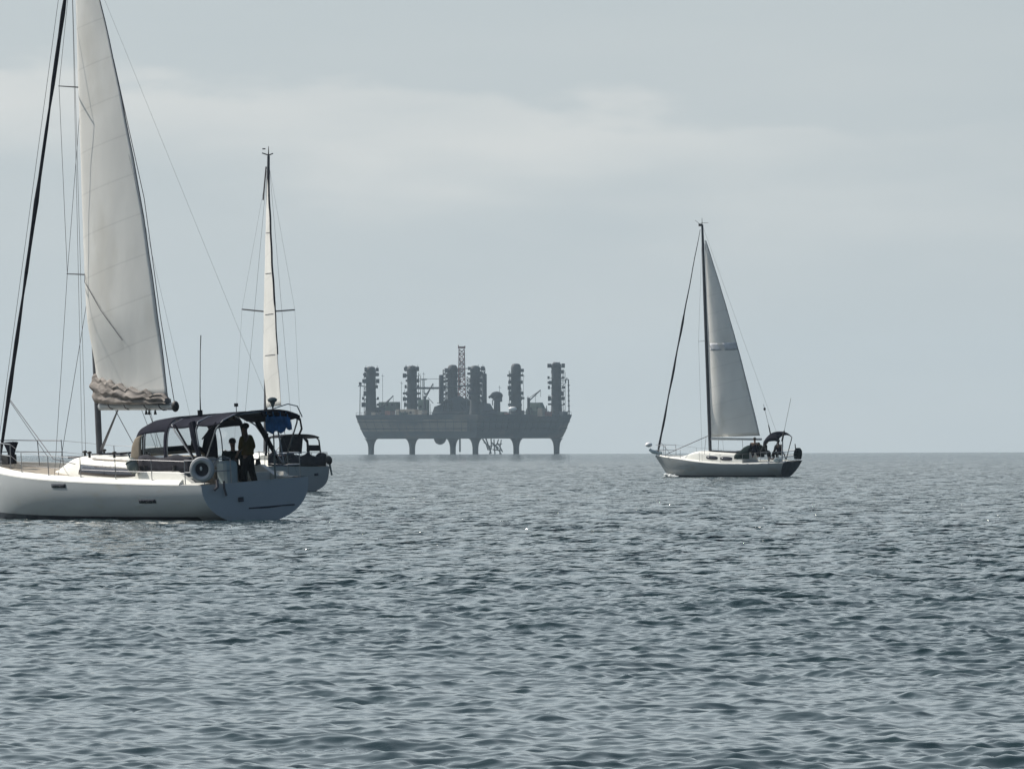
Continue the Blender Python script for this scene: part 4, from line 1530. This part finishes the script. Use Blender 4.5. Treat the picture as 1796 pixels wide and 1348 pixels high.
    house('deck_house', 733, 753, 700, 2, 'rig_green', slope=.4)
    house('deck_house', 855, 873, 717, -8, 'rig_tan')
    house('deck_house', 922, 958, 706, -2, 'rig_green', slope=3.2)
    house('deck_house', 640, 650, 722, -6, 'rig_tan')
    # central drilling superstructure: stepped dark mass with pipework
    mb = MB()
    prof = [(757, 728), (762, 713), (778, 707), (786, 699), (806, 694), (822, 701), (842, 704), (860, 708), (868, 722), (872, 731)]
    front = [P(a, b, -16) for a, b in prof]
    back = [P(a, b + 1, 12) for a, b in prof]
    foot_f = [Vector((p.x, p.y, HT - 1)) for p in front]
    foot_b = [Vector((p.x, p.y, HT - 1)) for p in back]
    mb.loft([foot_f, front, back, foot_b], closed=False, cap=False)
    mb.add([foot_f[0], front[0], back[0], foot_b[0]], [(0, 1, 2, 3)])
    mb.add([foot_f[-1], front[-1], back[-1], foot_b[-1]], [(3, 2, 1, 0)])
    sup = mb.build('drill_floor', M['rig_steel'], root, smooth=False)
    mb = MB()
    for q in range(34):
        a = P(rnd.uniform(757, 866), rnd.uniform(700, 726), -17 - rnd.random())
        d = rnd.choice([Vector((rnd.uniform(2, 6), 0, 0)), Vector((0, 0, rnd.uniform(2, 5))), Vector((rnd.uniform(-3, 3), 0, rnd.uniform(2, 4)))])
        mb.tube([a, a + d], rnd.uniform(.15, .4), 6)
    mb.build('pipework', M['rig_dark'], sup)
    mb = MB()
    for q in range(26):
        a = P(rnd.uniform(640, 990), 730, rnd.uniform(-14, 6))
        mb.tube([a, a + Vector((0, 0, rnd.uniform(2.5, 7)))], rnd.uniform(.09, .2), 5)
    mb.build('vent_pipe', M['rig_dark'], root)
    # tall stacks and derrick of red and white lattice
    for px, tp, r_ in ((774, 657, 1.15), (850, 655, 1.05)):
        MB().tube([P(px, 708, -6), P(px, tp + 2, -6), P(px, tp, -6)], [r_, r_, r_ * .8], 10).build('exhaust_stack', M['rig_dark'], root)

    def lattice(px, pyb, pyt, wb, wt, mat, dy, n=9, r=.16, name='derrick', par=None):
        mb = MB()
        c = P(px, 0, dy)
        zb_, zt = (796 - pyb) * RS, (796 - pyt) * RS
        cs = [(-1, -1), (1, -1), (1, 1), (-1, 1)]
        f = lambda k, q: Vector((c.x + cs[k % 4][0] * lerp(wb, wt, q) / 2, c.y + cs[k % 4][1] * lerp(wb, wt, q) / 2, lerp(zb_, zt, q)))
        for k in range(4):
            mb.tube([f(k, 0), f(k, 1)], r * 1.4, 6)
            for q in range(n):
                a, b = q / n, (q + 1) / n
                mb.tube([f(k, a), f(k + 1, a)], r, 5)
                mb.tube([f(k, a), f(k + 1, b)], r, 5)
        return mb.build(name, M[mat], par or root)
    dk = lattice(810, 700, 612, 3.4, 2.4, 'rig_red', -1, 10, .20)
    lattice(810, 660, 632, 2.72, 2.56, 'rig_white', -1, 4, .22, 'white_section', dk)
    MB().box(P(810, 609, -1), (3.4, 3.0, 1.0)).tube([P(806, 611, -1), P(804, 605, -1)], .25, 6).tube([P(815, 611, -1), P(815.5, 606, -1)], .25, 6).build('crown_block', M['rig_red'], dk)
    lattice(783, 705, 648, 3.0, 3.0, 'rig_dark', 4, 8, .18, 'service_mast')
    lattice(846, 705, 645, 2.6, 2.4, 'rig_dark', 6, 8, .15, 'service_mast')
    lattice(823, 700, 660, 2.2, 2.0, 'rig_dark', 2, 6, .15, 'service_mast')
    MB().tube([P(788, 645, 4), P(828, 646, 4)], .22, 6).tube([P(775, 677, -5), P(850, 676, -5)], .35, 6).build('pipe_bridge', M['rig_dark'], root)
    # gangway between the second and third towers
    mb = MB()
    mb.tube([P(728, 680, -3), P(774, 680, -5)], .55, 6).tube([P(728, 664, -3), P(774, 664, -5)], .10, 5)
    for px, py in ((744, 664), (744, 690)):
        mb.tube([P(px, py, -4), P(px, 681, -4)], .2, 5)
    mb.box(P(744, 665, -4), (2.6, .4, .4)).box(P(747, 690, -4), (1.6, .5, .8))
    mb.tube([P(741, 664, -4), P(741, 700, -4)], .13, 5)
    mb.build('gangway', M['rig_dark'], root)
    # deck crane: dark cab, boom resting to the left, pedestal
    cr = MB().ell(P(871, 694, -10), (2.9, 2.5, 2.0)).box(P(874, 700, -10), (3.6, 3.4, 2.4)).build('crane', M['rig_dark'], root)
    MB().tube([P(871, 690, -10), P(857, 697, -10)], [1.0, .5], 8).build('boom', M['rig_dark'], cr)
    MB().tube([P(872, 731, -10), P(872, 698, -10)], 1.5, 10).build('pedestal', M['rig_steel'], cr)
    # enclosed white boat catching the sun
    MB().ell(P(899, 717, -22), (2.0, 1.9, .95)).box(P(899, 719, -22), (2.8, 1.6, .7)).build('rescue_boat', M['glare_white'], root)
    # masts at both ends
    mb = MB().tube([P(631, 730, -2), P(632, 674, -2)], .22, 6).tube([P(634, 676, -2), P(648, 678, -2)], .25, 6).box(P(632, 672, -2), (1.3, .5, 1.4)).tube([P(628, 676, -2), P(637, 676, -2)], .2, 5)
    mb.build('flagpole', M['rig_dark'], root)
    mb = MB().tube([P(998, 730, 2), P(997, 666, 2), P(994.5, 663, 2), P(992, 667, 2), P(992.5, 672, 2)], .32, 6).tube([P(984, 668, 2), P(997, 666, 2)], .15, 5)
    for q in range(6):
        mb.box(P(997.5, 676 + 9 * q, 2), (1.0, .5, .5))
    mb.build('flare_mast', M['rig_dark'], root)
    for px, tp in ((671, 655), (704, 668), (909, 650), (918, 656), (939, 690), (926, 694), (743, 652), (876, 676)):
        MB().tube([P(px, 728, 0), P(px, tp, 0)], .09, 5).tube([P(px - 2, tp + 3, 0), P(px + 3, tp + 4, 0)], .08, 5).build('aerial', M['rig_dark'], root)
    # handrail round the deck edge
    mb = MB()
    cs = [corner(i, j, 4.9, 4.9, HT + 2.0) for i, j in ((0, 0), (1, 0), (1, 1), (0, 1))]
    for k in range(4):
        a, b = cs[k], cs[(k + 1) % 4]
        mb.tube([a, b], .07, 5)
        for q in range(24):
            p = a.lerp(b, q / 24)
            mb.tube([p, p - Vector((0, 0, 1.4))], .06, 4)
    mb.build('handrail', M['rig_dark'], root)
    for n_, (pa, pb, pt, mm) in enumerate(((655, 664, 722, 'rig_tan'), (679, 690, 720, 'rig_red'), (704, 712, 722, 'rig_green'), (737, 746, 719, 'rig_tan'), (876, 886, 722, 'rig_green'),
                                           (888, 895, 724, 'rig_red'), (906, 916, 720, 'rig_steel'), (946, 956, 716, 'rig_tan'), (958, 964, 722, 'rig_red'), (984, 992, 722, 'rig_steel'))):
        a, b = P(pa, 731, -15), P(pb, pt, -15)
        cen = Vector(((a.x + b.x) / 2, -15 + rnd.uniform(-3, 3), (HT + b.z) / 2))
        MB().box(cen, (abs(b.x - a.x), 4.0, max(1.5, b.z - HT)), rot).build('deck_module', M[mm], root, smooth=False)
    for n_, (px, py, qx, qy) in enumerate(((668, 718, 690, 693), (927, 704, 948, 684), (745, 700, 760, 672))):
        mb = MB().tube([P(px, py, -8), P(qx, qy, -8)], .28, 5).tube([P(px, py - 5, -8), P(qx, qy, -8)], .14, 4).tube([P(px, 731, -8), P(px, py - 6, -8)], .7, 8)
        mb.tube([P(qx, qy, -8), P(qx, qy + 12, -8)], .08, 4)
        mb.build('davit', M['rig_dark'], root)
    # under the barge: hanging pod and conductor pipes
    q = P(772, 769, -18)
    MB().ell(Vector((q.x, q.y, HB + .3)), (2.9, 2.6, 3.1)).build('hanging_pod', M['rig_dark'], root)
    mb = MB().tube([P(806.5, 768, -8), P(806.5, 792, -8)], .45, 6)
    mb.build('hanging_ladder', M['rig_dark'], root)
    mb = MB()
    pts = [(846, 769, 856, 789), (852, 769, 861, 795), (861, 769, 858, 797), (866, 770, 868, 797), (874, 770, 866, 784), (879, 771, 876, 796), (856, 782, 880, 778), (848, 775, 862, 787), (872, 776, 881, 792),
           (864, 788, 880, 790), (862, 776, 874, 786), (869, 784, 880, 798)]
    for a, b, c, d in pts:
        mb.tube([P(a, b, -4 + rnd.uniform(-2, 2)), P((a + c) / 2 + rnd.uniform(-2, 2), (b + d) / 2, -4), P(c, d, -4 + rnd.uniform(-2, 2))], rnd.uniform(.22, .38), 6)
    mb.build('conductor_pipes', M['rig_dark'], root)
    return root


rig = build_rig()


# ---------------------------------------------------------------- small water things
def bow_wave(matrix, x, y0, label):
    rnd = random.Random(9)
    mb = MB()
    for i in range(26):
        q = i / 25
        p = Vector((x - q * 1.3 + rnd.uniform(-.1, .1), y0 + .12 + q * .75 + rnd.uniform(-.08, .08), .10 + rnd.uniform(-.05, .22) * (1 - q)))
        mb.ell(p, (rnd.uniform(.06, .20), rnd.uniform(.06, .16), rnd.uniform(.03, .10)), 8, 5)
    o = mb.build('bow_foam', M['foam'])
    o.matrix_world = matrix
    o['kind'] = 'stuff'
    o['label'] = label
    return o


bow_wave(B3, 9.15, .18, 'white foam breaking at the bow of the right-hand yacht')

# ---------------------------------------------------------------- air
def make_haze():
    mb = MB().box((0, 0, 30), (13900, 13900, 80))
    o = mb.build('haze', bpy.data.materials.new('sea haze'), smooth=False)
    m = o.data.materials[0]
    m.use_nodes = True
    n, l = m.node_tree.nodes, m.node_tree.links
    n.remove(n['Principled BSDF'])
    v = n.new('ShaderNodeVolumePrincipled')
    v.inputs['Color'].default_value = (0.68, 0.86, 1.0, 1)
    v.inputs['Density'].default_value = HAZE
    v.inputs['Anisotropy'].default_value = 0.2
    l.new(v.outputs[0], n['Material Output'].inputs['Volume'])
    o['kind'] = 'stuff'


HAZE = 4.2e-5
make_haze()
